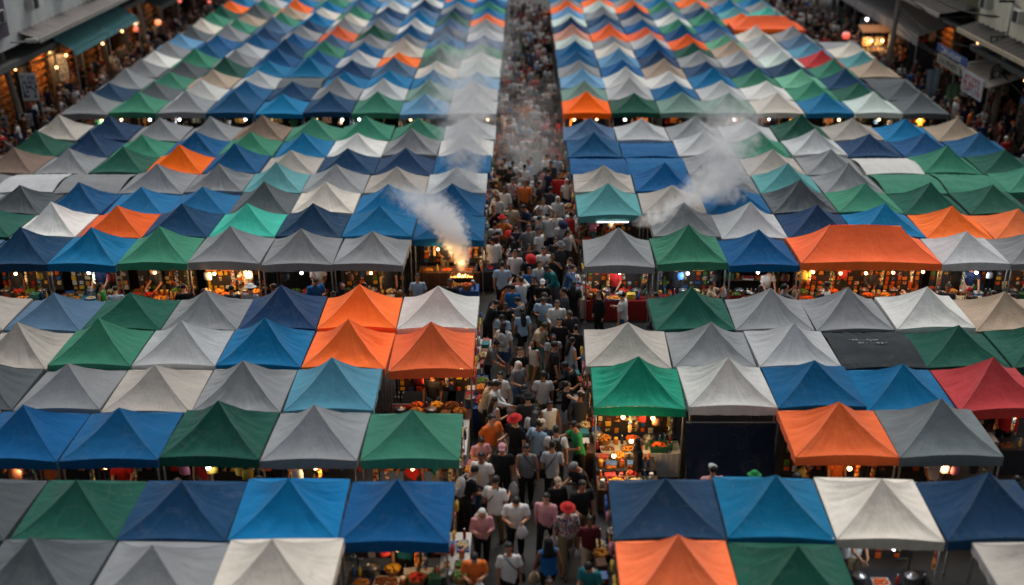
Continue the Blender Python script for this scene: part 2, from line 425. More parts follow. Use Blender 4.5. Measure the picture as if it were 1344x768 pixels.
# colour[:kind] at the peak's pixel x, listed outward from the walkway
NEAR = {
 ('A1','left'): [(358,'beige'),(198,'gray'),(40,'dkgray')],
 ('A2','left'): [(520,'royal'),(378,'blue'),(236,'navy'),(96,'dkgreen'),(-40,'dkgray')],  # green cloth darkened: lens corner falloff put into its colour
 ('B1','left'): [(540,'green'),(413,'gray'),(287,'dkgreen'),(153,'royal'),(30,'royal'),(-95,'gray')],
 ('B2','left'): [(434,'steel'),(320,'gray'),(203,'stone'),(85,'gray'),(-25,'dkgray')],
 ('B3','left'): [(566,'orange'),(457,'orange'),(347,'blue'),(237,'ltgray'),(130,'green'),(22,'stone'),(-84,'gray')],
 ('B4','left'): [(575,'white'),(472,'orange'),(369,'navy'),(270,'gray'),(168,'dkgreen'),(68,'slate'),(-32,'stone')],
 ('C1','left'): [(488,'gray'),(396,'gray'),(302,'gray'),(207,'green'),(120,'blue'),(28,'navy'),(-66,'slate')],
 ('C2','left'): [(593,'royal'),(495,'blue'),(410,'navy'),(325,'aqua'),(238,'navy'),(153,'orange'),(69,'white'),(-18,'dkgreen')],
 ('C3','left'): [(595,'royal'),(508,'blue'),(427,'beige'),(346,'dkgray'),(265,'blue'),(184,'blue'),(103,'royal'),(25,'dkgray:worn'),(-55,'gray')],
 ('C4','left'): [(600,'ltgray'),(520,'stone'),(440,'gray'),(360,'teal'),(289,'gray:worn'),(208,'gray'),(120,'gray:flat'),(40,'ltgray:flat'),(-38,'gray')],
 ('C5','left'): [(607,'royal'),(532,'navy'),(456,'navy'),(381,'stone'),(309,'royal'),(234,'orange'),(160,'dkgreen'),(90,'gray'),(17,'brown')],
 ('C6','left'): [(612,'white'),(540,'gray'),(468,'white'),(398,'blue'),(328,'green'),(256,'royal'),(184,'green'),(117,'navy'),(48,'dkgreen')],
 ('C7','left'): [(617,'ltgray'),(548,'green'),(481,'green'),(410,'green'),(343,'brown'),(277,'gray'),(208,'gray'),(142,'navy'),(77,'stone')],
 ('A1','right'): [(893,'orange'),(1045,'dkgreen'),(1390,'stone')],  # beige cloth taken down to stone, painting in the lens corner falloff
 ('A2','right'): [(876,'navy'),(1018,'blue'),(1156,'beige'),(1298,'navy')],
 ('B1','right'): [(1100,'orange'),(1238,'slategray')],
 ('B2','right'): [(838,'emerald:worn'),(956,'white'),(1070,'royal'),(1186,'blue'),(1303,'red')],
 ('B3','right'): [(824,'stone'),(935,'gray'),(1041,'ltgray'),(1150,'black:flat'),(1261,'dkgreen'),(1370,'dkgreen')],
 ('B4','right'): [(908,'dkgreen'),(1012,'gray'),(1114,'gray'),(1217,'white'),(1320,'tan')],
 ('C1','right'): [(812,'gray'),(904,'green'),(996,'royal'),(1135,'orange:double'),(1270,'ltgray'),(1358,'gray')],
 ('C2','right'): [(898,'gray'),(985,'ltgray'),(1072,'navy'),(1163,'blue'),(1250,'orange'),(1337,'orange')],
 ('C3','right'): [(798,'teal'),(883,'stone'),(966,'royal'),(1050,'dkgray:worn'),(1136,'green'),(1222,'dkgreen'),(1304,'dkgreen')],
 ('C4','right'): [(792,'stone:worn'),(872,'royal'),(952,'gray'),(1035,'teal'),(1114,'gray'),(1194,'green:flat'),(1275,'green:flat'),(1352,'green')],
 ('C5','right'): [(785,'royal:flat'),(862,'royal:flat'),(939,'gray'),(1015,'stone'),(1090,'gray'),(1167,'white:flat'),(1244,'green'),(1320,'dkgreen')],
 ('C6','right'): [(780,'royal'),(850,'royal:flat'),(925,'ltgray'),(998,'green'),(1070,'ltgray'),(1142,'navy'),(1215,'royal'),(1288,'royal')],
 ('C7','right'): [(773,'slate'),(843,'ltgray'),(911,'gray'),(984,'ltgray'),(1052,'dkgreen'),(1120,'stone'),(1190,'blue'),(1257,'tan')],
}
def cw(c): return PAL[c][1]
def tent_label(c, kind, i, row, side):
    n = int(row[1:])
    what = {'flat':'flat tarpaulin roof', 'double':'wide double canopy', 'worn':'creased canopy'}.get(kind, 'canopy')
    return f"{cw(c)} {what}, {ORD[i]} from the walkway, {ORD[n-1]} row of the {BLOCK[row[0]]} {side} block"
ntent = 0
front = {}      # (row, side) -> [(x, w, colour)]
for (row, side), lst in NEAR.items():
    d = ROWD[row]; hp = EAVE+RISE; sg = -1 if side == 'left' else 1
    xs = [Xat(px, d, hp) for px, _ in lst]
    kinds = [(c.split(':')+[''])[:2] for _, c in lst]
    hw = [2.3 if k == 'double' else 1.15 for _, k in kinds]
    for i, x in enumerate(xs):
        c, k = kinds[i]
        lo, hi = x-hw[i], x+hw[i]
        for j in (i-1, i+1):
            if 0 <= j < len(xs):
                gap = abs(xs[j]-x)-(hw[i]+hw[j])
                if gap < .5:
                    mid = (x+math.copysign(hw[i]+gap/2, xs[j]-x))
                    if xs[j] > x: hi = mid
                    else: lo = mid
        w = hi-lo-.02
        t = tent((lo+hi)/2, d+random.uniform(-.04, .04), w, DEP[row[0]]*random.uniform(.985, 1.0), c, k, tent_label(c, k, i, row, side), full=True,
                 ez=random.uniform(-.06, .06), rs=random.uniform(.86, 1.14), rz=R(random.uniform(-1.3, 1.3)), seed=ntent*7+i*3)
        ntent += 1
        front.setdefault((row, side), []).append(((lo+hi)/2, w, c, i))
FARCOL = {
 'left': ['ltgray ltgray ltblue pale white green royal ltgray gray orange blue green royal ltblue',
  'ltblue graygreen blue beige dkgreen green blue navy royal dkgreen navy gray blue orange',
  'green ltgray blue slate orange beige gray royal white blue ltgray navy white blue',
  'navy gray blue navy white royal gray dkgreen gray slate navy white ltblue gray',
  'blue navy dkgray:flat blue royal green slate orange gray beige green slate blue gray',
  'royal royal ltgray blue royal navy royal gray navy blue beige blue green gray',
  'gray white tan dkgreen gray ltgray royal navy slate green tan orange blue gray',
  'green dkgray green dkgray green royal royal gray green tan dkgray green white blue',
  'gray navy gray gray white gray ltblue dkgray beige green dkgreen orange blue gray'],
 'right': ['orange graygreen ltblue gray royal royal pale salmon navy pale ltblue orange gray blue',
  'dkgreen ltgray white royal ltblue beige gray orange slate navy gray pale orange blue',
  'graygreen royal white tan navy royal ltgray orange royal gray navy orange gray blue',
  'graygreen ltgray blue navy gray dkgreen orange royal green white slate green blue gray',
  'beige white green navy ltgray tan seagreen slate royal green navy gray orange teal',
  'blue green seagreen navy pale ltgray white beige orange:double orange teal blue gray green',
  'pale dkgreen navy green red steel ltgray gray - teal aqua gray blue green',
  'dkgray dkgray:worn dkgray:flat tan teal beige gray:flat - - - - - - -']}
cells = []
for side in ('left', 'right'):
    for i, s in enumerate(FARCOL[side]):
        for k, c in enumerate(s.split()):
            if c == '-': continue
            c, kind = (c.split(':')+[''])[:2]
            if c == 'white' and k > 2 and (i+k) % 2: c = 'ltgray'
            if c == 'ltgray' and k > 3 and (i+k) % 3 == 0: c = 'slate'
            sg = -1 if side == 'left' else 1
            x = (-1.40-2.31*(i+.5)) if side == 'left' else (1.78+2.31*(i+.5))
            if kind == 'double': x += 1.15
            cells.append((k, i, side, x, c, kind))
cells.sort(key=lambda q: (q[0], q[1]))
NF = 0
far_list = []
for (k, i, side, x, c, kind) in cells:
    d = ROWD['D%d' % (k+1)]
    args = (x+random.uniform(-.03, .03), d+random.uniform(-.03, .03), 4.6 if kind == 'double' else 2.30, 2.44, c)
    prm = dict(ez=random.uniform(-.05, .05)+(.25 if kind == 'double' else 0), rs=random.uniform(.82, 1.15), rz=R(random.uniform(-1.2, 1.2)), seed=i*5+k*3)
    if ntent < 300 or kind == 'double':
        tent(*args, kind, tent_label(c, kind, i, 'D%d' % (k+1), side), full=(kind == 'double'), **prm); ntent += 1
    else: far_list.append((args, kind, prm))
    if k == 0: front.setdefault(('D1', side), []).append((x, 2.3, c, i))
# the rows beyond the three hundred nearest: one object
bm = B(); mats = [STEEL]
for (x, d, w, dep, c), kind, p in far_list:
    m = mat_of(c)
    if m not in mats: mats.append(m)
    tmp = (FARS if kind == 'flat' else FARC)[p['seed'] % (2 if kind == 'flat' else 6)]
    n0 = len(bm.faces); v0 = len(bm.verts)
    bm.from_mesh(tmp); bm.faces.ensure_lookup_table(); bm.verts.ensure_lookup_table()
    M = Matrix.Translation((x, d, EAVE+p['ez'])) @ Matrix.Rotation(p['rz'], 4, 'Z') @ Matrix.Diagonal((w/TW, dep/TD, p['rs'], 1))
    bmesh.ops.transform(bm, matrix=M, verts=bm.verts[v0:])
    for f in bm.faces[n0:]: f.material_index = 0 if f.material_index == 1 else mats.index(m)
me = done(bm, 'distant_canopies', True)
tag(obj('distant_canopies', me, mats), 'mass of small coloured canopies in the farthest rows of the market', 'canopies', kind='stuff')
# ------------------------------------------------------------------ people
SKINS = [paint('skin_tan', rgb(176,122,92), .55, var=.08), paint('skin_light', rgb(206,156,124), .55, var=.08), paint('skin_brown', rgb(140,92,66), .55, var=.08)]
SHOE = paint('shoe_dark', rgb(40,38,38), .6); SHOEW = paint('shoe_white', rgb(170,168,160), .6)
EYE = paint('eye_dark', rgb(24,18,16), .4, var=.05); LIP = paint('lips', rgb(150,84,74), .5, var=.05)
HAIRM = {'black': paint('hair_black', rgb(22,20,21), .5, var=.3, scale=30), 'brown': paint('hair_brown', rgb(52,36,28), .5, var=.3, scale=30), 'grey': paint('hair_grey', rgb(120,118,116), .6, var=.3, scale=30)}
WEAR = {
 'black': ((30,31,34), 'black'), 'white': ((214,214,212), 'white'), 'ltgray': ((170,172,176), 'light grey'), 'gray': ((112,114,118), 'grey'),
 'navy': ((34,44,72), 'navy'), 'blue': ((34,98,158), 'blue'), 'denim': ((66,96,138), 'denim blue'), 'paleblue': ((150,176,200), 'pale blue'),
 'red': ((186,44,44), 'red'), 'pink': ((208,150,156), 'pink'), 'beige': ((190,168,142), 'beige'), 'khaki': ((128,112,88), 'khaki'),
 'orange': ((220,112,50), 'orange'), 'green': ((40,132,74), 'green'), 'teal': ((40,120,128), 'teal'), 'yellow': ((214,176,56), 'yellow'),
 'olive': ((84,84,58), 'olive'), 'maroon': ((96,34,40), 'maroon'), 'charcoal': ((54,56,60), 'charcoal'), 'brown': ((98,70,54), 'brown'), 'check': ((120,60,60), 'checked'), 'floral': ((180,150,150), 'floral')}
def wear(c):
    if c == 'check': return patchy('cloth_check', [rgb(150,50,48), rgb(60,62,70), rgb(190,186,180), rgb(96,34,40)], 26, .8)
    if c == 'floral': return patchy('cloth_floral', [rgb(206,196,190), rgb(60,80,120), rgb(196,110,120), rgb(214,208,200), rgb(70,96,80)], 30, .8)
    return paint('cloth_'+c, rgb(*WEAR[c][0]), .8, var=.22, scale=14, spec=.2)
HATM = wear
# pose: lean, head pitch, legs (thigh swing, knee bend) L/R, arms (elbow dir, hand dir) L/R in body axes (x out, y forward, z up)
POSES = {
 'stand':  dict(lean=1, head=6,  legs=((2, 3), (-2, 4)),   arms=(((.20, .02, -1), (.02, .18, -1)), ((.22, -.02, -1), (.0, .22, -1)))),
 'walk':   dict(lean=3, head=6,  legs=((24, 8), (-20, 22)), arms=(((.18, -.35, -1), (.05, .05, -1)), ((.18, .30, -1), (.0, .55, -1)))),
 'stride': dict(lean=3, head=12, legs=((-18, 20), (22, 6)), arms=(((.18, .30, -1), (.0, .60, -.9)), ((.22, -.30, -1), (.05, .1, -1)))),
 'phone':  dict(lean=4, head=30, legs=((3, 4), (-4, 6)),   arms=(((.22, .15, -1), (-.45, 1, .38)), ((.22, .15, -1), (-.50, 1, .45)))),
 'carry':  dict(lean=2, head=10, legs=((8, 6), (-8, 10)),  arms=(((.22, .05, -1), (-.15, 1, .05)), ((.25, .0, -1), (.05, .10, -1)))),
 'browse': dict(lean=17, head=26, legs=((4, 6), (-6, 8)),  arms=(((.15, .55, -1), (-.1, 1, -.15)), ((.2, .45, -1), (-.25, 1, -.35)))),
 'photo':  dict(lean=0, head=-4, legs=((2, 3), (-3, 4)),   arms=(((.45, .65, -.35), (-.7, .5, 1)), ((.45, .65, -.35), (-.7, .5, 1)))),
 'reach':  dict(lean=9, head=14, legs=((10, 8), (-8, 6)),  arms=(((.2, .9, -.45), (-.1, 1, .1)), ((.24, .1, -1), (-.4, .8, -.1)))),
}
def joints(p):
    q = POSES[p]
    hip = Vector((0, 0, .92))
    U = Matrix.Translation(hip) @ Matrix.Rotation(R(q['lean']), 4, 'X') @ Matrix.Translation(-hip)   # forward is -Y
    j = {'U': U}
    low = 0
    for s, (th, kn) in zip((-1, 1), q['legs']):
        h = Vector((s*.092, 0, .92))
        k = h + Matrix.Rotation(R(-th), 3, 'X') @ Vector((s*.01, 0, -.44))
        a = k + Matrix.Rotation(R(-th+kn), 3, 'X') @ Vector((0, 0, -.42))
        f = a + Matrix.Rotation(R(max(-25, min(10, -th*.2+kn*.7))), 3, 'X') @ Vector((s*.03, -.17, -.045))
        j[('leg', s)] = (h, k, a, f); low = min(low, a.z-.075) if low else a.z-.075
    for s, (e, w) in zip((-1, 1), q['arms']):
        sh = Vector((s*.175, 0, 1.405))
        ed = Vector((s*e[0], -e[1], e[2])).normalized(); wd = Vector((s*w[0], -w[1], w[2])).normalized()
        el = sh+ed*.285; wr = el+wd*.245; hd = wr+wd*.085
        j[('arm', s)] = tuple(U @ v for v in (sh, el, wr, hd)) + ((U.to_3x3() @ wd),)
    nk = Vector((0, .01, 1.475))
    j['neck'] = U @ nk
    j['head'] = U @ Matrix.Translation(nk) @ Matrix.Rotation(R(q['head']), 4, 'X')     # head space origin: base of the neck
    j['low'] = low
    return j
HC = Vector((0, -.018, .145))      # head centre in head space
def body_mesh(p, coarse=False):
    j = joints(p); U = j['U']; bm = B()
    rings(bm, [(0, .01, .80, .10, .085), (0, .01, .90, .162, .112), (0, 0, 1.02, .140, .098), (0, -.004, 1.16, .150, .104), (0, 0, 1.30, .172, .108), (0, .004, 1.40, .168, .085), (0, .008, 1.455, .085, .062)], 18, U)
    cap_seg(bm, U @ Vector((0, .012, 1.42)), j['head'] @ Vector((0, -.002, .06)), .060, .052)
    Hm = j['head']
    ball(bm, HC+Vector((0, .012, .022)), (.074, .093, .090), 3, M=Hm)                 # skull
    ball(bm, HC+Vector((0, -.028, -.045)), (.056, .058, .062), 3, M=Hm)              # jaw
    cone(bm, Hm @ (HC+Vector((0, -.080, .018))), Hm @ (HC+Vector((0, -.104, -.028))), .009, .016, 8)   # nose
    for s in (-1, 1):
        ball(bm, HC+Vector((s*.074, .012, -.012)), (.011, .020, .030), 2, M=Hm)        # ears
        sh, el, wr, hd, wd = j[('arm', s)]
        cap_seg(bm, sh, el, .052, .040); cap_seg(bm, el, wr, .040, .027)
        cap_seg(bm, wr, wr+wd*.07, .026, .034)
        h, k, a, f = j[('leg', s)]
        cap_seg(bm, h, k, .088, .056); cap_seg(bm, k, k+(a-k)*.35, .055, .056); cap_seg(bm, k+(a-k)*.35, a, .056, .036)
    me = solidify(bm, 'body', .020 if coarse else .014, 3, .25 if coarse else .45)
    bm = B(); bm.from_mesh(me); bpy.data.meshes.remove(me)
    for s in (-1, 1):
        h, k, a, f = j[('leg', s)]
        cap_seg(bm, a+Vector((0, .035, -.035)), f, .042, .036, 8) if False else None
        n0 = len(bm.faces)
        d = (f-a)
        tube(bm, [a+Vector((0, .05, -.04)), a+Vector((0, .03, -.035)), a+d*.45+Vector((0, 0, -.012)), f, f+d.normalized()*.05], [.025, .043, .044, .038, .015], 8)
        setmi(bm, n0, 1)
        sh, el, wr, hd, wd = j[('arm', s)]
        # hand: palm was fused with the arm; four fingers of unequal length, curled, and a thumb off the side
        side = wd.cross(Vector((1, 0, 0))).normalized() if abs(wd.x) < .8 else wd.cross(Vector((0, 0, 1))).normalized()
        nrm = side.cross(wd).normalized()
        base = wr+wd*.088
        for q, ln in enumerate((.060, .072, .068, .052)):
            b0 = base+side*(-.027+.018*q)
            b1 = b0+(wd+nrm*-.25*s).normalized()*ln*.55; b2 = b1+(wd+nrm*-.9*s).normalized()*ln*.5
            tube(bm, [b0-wd*.012, b1, b2], [.0092, .0085, .007], 5)
        t0 = wr+wd*.035-side*.028
        tube(bm, [t0, t0+(wd*.7-side).normalized()*.035, t0+(wd*1.3-side*.7).normalized()*.065], [.012, .010, .008], 5)
    Hm = j['head']
    for s in (-1, 1):
        ball(bm, HC+Vector((s*.030, -.079, .012)), (.013, .006, .0065), 2, 2, Hm)
        box_m = Hm @ Matrix.Translation(HC+Vector((s*.031, -.083, .033)))
        n0 = len(bm.faces); bmesh.ops.create_cube(bm, size=1, matrix=box_m @ Matrix.Diagonal((.032, .008, .007, 1))); setmi(bm, n0, 2)
    ball(bm, HC+Vector((0, -.082, -.056)), (.022, .008, .0075), 2, 3, Hm)
    return done(bm, 'body', True)
def top_mesh(p, sleeve, seed=0):
    j = joints(p); U = j['U']; bm = B()
    hem = .84 if sleeve != 'vest' else .88
    rings(bm, [(0, .012, hem, .182, .128), (0, .01, .93, .180, .128), (0, .0, 1.04, .166, .120), (0, -.004, 1.16, .172, .124), (0, 0, 1.30, .190, .126), (0, .006, 1.405, .182, .100), (0, .01, 1.452, .098, .075)], 20, U)
    for s in (-1, 1):
        sh, el, wr, hd, wd = j[('arm', s)]
        if sleeve == 'short': cap_seg(bm, sh, sh+(el-sh)*.45, .066, .066); cone(bm, sh+(el-sh)*.4, sh+(el-sh)*.74, .066, .072, 12)
        elif sleeve == 'long': cap_seg(bm, sh, el, .066, .056); cap_seg(bm, el, wr-(wr-el)*.04, .055, .040)
        else: ball(bm, sh+Vector((-s*.03, 0, 0)), .06, 2)
    return solidify(bm, 'shirt', .016, 3, .4, .009, seed)
def bottom_mesh(p, kind, seed=0):
    j = joints(p); bm = B()
    if kind == 'skirt' or kind == 'longskirt':
        la, ra = j[('leg', -1)], j[('leg', 1)]
        z1 = .48 if kind == 'skirt' else .14
        ky = ((la[1]+ra[1])/2).y
        rings(bm, [(0, ky*.9, z1, .235 if kind == 'skirt' else .25, .20 if kind == 'skirt' else .24), (0, ky*.5, .62, .215, .175), (0, .01, .86, .185, .135), (0, .01, .99, .155, .112)], 20)
    else:
        rings(bm, [(0, .01, .79, .15, .115), (0, .01, .88, .178, .125), (0, .006, .985, .152, .108)], 18)
        for s in (-1, 1):
            h, k, a, f = j[('leg', s)]
            if kind == 'trousers':
                cap_seg(bm, h, k, .104, .072); cap_seg(bm, k, a+Vector((0, 0, .01)), .072, .058)
            else:
                cap_seg(bm, h, h+(k-h)*.5, .104, .096); cone(bm, h+(k-h)*.5, h+(k-h)*.95, .094, .092, 14)
    return solidify(bm, 'skirt' if 'skirt' in kind else kind, .016, 3, .4, .009, seed+3)
def hair_mesh(kind):
    """in head space"""
    bm = B()
    def cap(rx, ry, rz, front=-.045, zcut=.0, off=(0, .022, .034)):
        n0 = len(bm.verts)
        ball(bm, HC+Vector(off), (rx, ry, rz), 3)
        kill = [v for v in bm.verts[n0:] if (v.co.y < HC.y+front and v.co.z < HC.z+.062) or v.co.z < HC.z+zcut-.06] if True else []
        bmesh.ops.delete(bm, geom=kill, context='VERTS')
        for v in bm.verts[n0:]:
            v.co += Vector((noise.noise(v.co*28), noise.noise(v.co*28+Vector((5, 5, 5))), noise.noise(v.co*22+Vector((9, 1, 3)))))*.006
    if kind == 'short': cap(.083, .101, .090)
    elif kind == 'long':
        cap(.085, .103, .092)
        rings(bm, [(0, .075, .16, .082, .045), (0, .085, .04, .088, .042), (0, .10, -.10, .095, .036), (0, .112, -.22, .085, .028), (0, .115, -.31, .05, .018)], 14)
    elif kind == 'ponytail':
        cap(.082, .100, .089)
        tube(bm, [HC+Vector((0, .10, .05)), HC+Vector((0, .155, .03)), HC+Vector((0, .165, -.08)), HC+Vector((0, .15, -.20))], [.028, .036, .030, .008], 8)
    elif kind == 'bun':
        cap(.082, .100, .089); ball(bm, HC+Vector((0, .085, .095)), .042, 2)
    elif kind == 'cap':
        n0 = len(bm.verts)
        cap(.088, .104, .092, front=-.2, zcut=.10, off=(0, .010, .036))
        n1 = len(bm.faces)
        rings(bm, [(0, -.105, HC.z+.050, .070, .075), (0, -.108, HC.z+.058, .068, .072)], 14)
    elif kind == 'sunhat':
        rings(bm, [(0, .0, HC.z+.045, .165, .18), (0, 0, HC.z+.058, .15, .165), (0, .005, HC.z+.070, .095, .112), (0, .008, HC.z+.125, .085, .100), (0, .01, HC.z+.150, .05, .06)], 20)
    elif kind == 'headscarf':
        rings(bm, [(0, .03, -.14, .165, .125), (0, .02, -.03, .120, .105), (0, .02, .06, .090, .092), (0, .03, .15, .092, .100), (0, .03, .215, .080, .088), (0, .03, .255, .04, .045)], 18)
        kill = [v for v in bm.verts if v.co.y < -.055 and .08 < v.co.z < .19 and abs(v.co.x) < .055]
        bmesh.ops.delete(bm, geom=kill, context='VERTS')
    for f in bm.faces: f.smooth = True
    return done(bm, 'hair', True)
HAIRK = ['short', 'long', 'ponytail', 'bun', 'cap', 'sunhat', 'headscarf']
HAIR = {k: hair_mesh(k) for k in HAIRK}
_lib = {}
def lib(kind, *a):
    key = (kind,)+a
    if key not in _lib:
        _lib[key] = {'body': body_mesh, 'top': top_mesh, 'bottom': bottom_mesh}[kind](*a)
    return _lib[key]
_low = {}
def low_person(p, sleeve, bot, hair):
    """one small mesh for people far away; slots: skin, top, bottom, hair, shoes"""
    key = (p, sleeve, bot, hair)
    if key in _low: return _low[key]
    bm = B()
    def add(me, mi, ratio, M=None, remap=None):
        o = bpy.data.objects.new('t', me); tmp_scene.collection.objects.link(o)
        d = o.modifiers.new('d', 'DECIMATE'); d.ratio = ratio
        out = baked(o)
        bpy.data.objects.remove(o)
        n0, v0 = len(bm.faces), len(bm.verts)
        bm.from_mesh(out); bm.faces.ensure_lookup_table(); bm.verts.ensure_lookup_table()
        for f in bm.faces[n0:]: f.material_index = remap.get(f.material_index, mi) if remap else mi
        if M is not None: bmesh.ops.transform(bm, matrix=M, verts=bm.verts[v0:])
        bpy.data.meshes.remove(out)
    add(lib('body', p), 0, .30, remap={0: 0, 1: 4, 2: 3, 3: 0})
    add(lib('top', p, sleeve), 1, .35); add(lib('bottom', p, bot), 2, .35)
    add(HAIR[hair], 3, .5, joints(p)['head'])
    _low[key] = done(bm, 'person', True)
    return _low[key]
people = []     # (x, y, label parts, object, style)
BR = random.Random(91)
def person(x, y, face, pose, top, sleeve, bot, botc, hair, hairc, scale=1.0, skin=0, shoe=SHOE, full=True, z=0.0):
    """face: heading in degrees, 0 = towards the camera"""
    lo = joints(pose)['low']
    bx = BR.uniform(.90, 1.13); by = bx*BR.uniform(.95, 1.1)
    zz = z-lo*scale
    hm = HAIRM[hairc] if hair in ('short', 'long', 'ponytail', 'bun') else HATM(hairc)
    if full:
        t = empty('person', (x, y, zz), R(face), (scale*bx, scale*by, scale))
        obj('body', lib('body', pose), [SKINS[skin], shoe, EYE, LIP], t)
        obj({'long': 'sweater', 'short': 'shirt', 'vest': 'vest'}[sleeve], lib('top', pose, sleeve), wear(top), t)
        obj({'longskirt': 'skirt'}.get(bot, bot), lib('bottom', pose, bot), wear(botc), t)
        ho = obj({'cap': 'cap', 'sunhat': 'hat', 'headscarf': 'headscarf'}.get(hair, 'hair'), HAIR[hair], hm, t)
        ho.matrix_basis = joints(pose)['head']
        if hair in ('cap', 'sunhat'):
            h2 = obj('hair', HAIR['short'], HAIRM['black'], t); h2.matrix_basis = joints(pose)['head']
    else:
        t = obj('person', low_person(pose, sleeve, bot, hair), [SKINS[skin], wear(top), wear(botc), hm, shoe], None, (x, y, zz), (0, 0, R(face)), (scale*bx, scale*by, scale))
    people.append(dict(x=x, y=y, o=t, face=face, pose=pose, top=top, sleeve=sleeve, bot=bot, botc=botc, hair=hair, hairc=hairc, scale=scale, bx=bx, by=by, z=zz, extra='', place=None))
    return t
# bags people carry: things of their own
bm = B(); rings(bm, [(0, 0, -.20, .10, .05), (0, 0, -.15, .155, .085), (0, 0, .10, .150, .080), (0, 0, .20, .10, .06), (0, 0, .24, .03, .03)], 16); BPK = done(bm, 'pack_body', True)
bm = B(); rings(bm, [(0, .075, -.15, .07, .02), (0, .095, -.13, .10, .03), (0, .09, .0, .10, .028), (0, .07, .02, .07, .01)], 12); BPP = done(bm, 'pocket', True)
bm = B()
for s in (-1, 1): tube(bm, [(s*.09, -.06, .18), (s*.11, -.15, .26), (s*.115, -.29, .20), (s*.11, -.30, .04), (s*.10, -.16, -.12), (s*.11, -.05, -.15)], .017, 6)
BPS = done(bm, 'strap', True)
bm = B(); rings(bm, [(0, 0, -.36, .06, .04), (0, 0, -.33, .12, .075), (.01, 0, -.22, .13, .085), (0, 0, -.10, .09, .055), (0, 0, -.03, .03, .02)], 14)
for v in bm.verts: v.co += Vector((noise.noise(v.co*14), noise.noise(v.co*14+Vector((3, 3, 3))), 0))*.018
PBG = done(bm, 'bag_body', True)
bm = B(); tube(bm, [(-.05, 0, -.06), (-.03, 0, .0), (.0, 0, .03), (.03, 0, .0), (.05, 0, -.06)], .006, 5); PBH = done(bm, 'handle', True)
bm = B(); rings(bm, [(0, 0, -.13, .10, .035), (0, 0, -.11, .13, .05), (0, 0, .06, .125, .045), (0, 0, .09, .10, .03)], 14); SBG = done(bm, 'bag_body', True)
bm = B(); tube(bm, [(.10, 0, .06), (.02, -.17, .22), (-.13, -.20, .42), (-.27, -.09, .56), (-.30, .05, .53), (-.18, .13, .36), (-.02, .10, .12), (-.10, 0, .06)], .012, 5); SBS = done(bm, 'strap', True)
WHITEBAG = paint('plastic_white', rgb(205,206,208), .35, var=.15)
def carry(kind, c, prs, label, wide=1.0):
    p = prs; M = Matrix.Translation((p['x'], p['y'], p['z'])) @ Matrix.Rotation(R(p['face']), 4, 'Z') @ Matrix.Diagonal((p['scale']*p['bx'], p['scale']*p['by'], p['scale'], 1))
    j = joints(p['pose'])
    mat = WHITEBAG if c == 'plastic' else wear(c)
    if kind == 'backpack':
        A = j['U'] @ Matrix.Translation((0, .185, 1.22)); nm, parts, cat = 'backpack', [('pack_body', BPK), ('pocket', BPP), ('strap', BPS)], 'backpack'
    elif kind == 'plastic_bag':
        s = 1; A = Matrix.Translation(j[('arm', s)][3]+Vector((0, 0, -.02))); nm, parts, cat = 'carrier_bag', [('bag_body', PBG), ('handle', PBH)], 'bag'
    else:
        A = j['U'] @ Matrix.Translation((.20, .02, .92)); nm, parts, cat = 'shoulder_bag', [('bag_body', SBG), ('strap', SBS)], 'bag'
    W = M @ A
    t = empty(nm, W.translation); t.rotation_euler = W.to_euler(); t.scale = (p['scale']*wide,)*3
    for n, me in parts: obj(n, me, mat, t)
    tag(t, label, cat, 'bags carried by shoppers')
    return t
SEC = [('A1', 'A2', 'nearest block'), ('B1', 'B4', 'second block'), ('C1', 'C7', 'third block'), ('D1', 'D14', 'far block')]
def rowname(y):
    best = None
    for b, n, nm in (('A', 2, 'nearest block'), ('B', 4, 'second block'), ('C', 7, 'third block'), ('D', 14, 'far block')):
        for k in range(1, n+1):
            d = abs(ROWD['%s%d' % (b, k)]-y)
            if best is None or d < best[0]: best = (d, k, nm)
    return best[1], best[2]
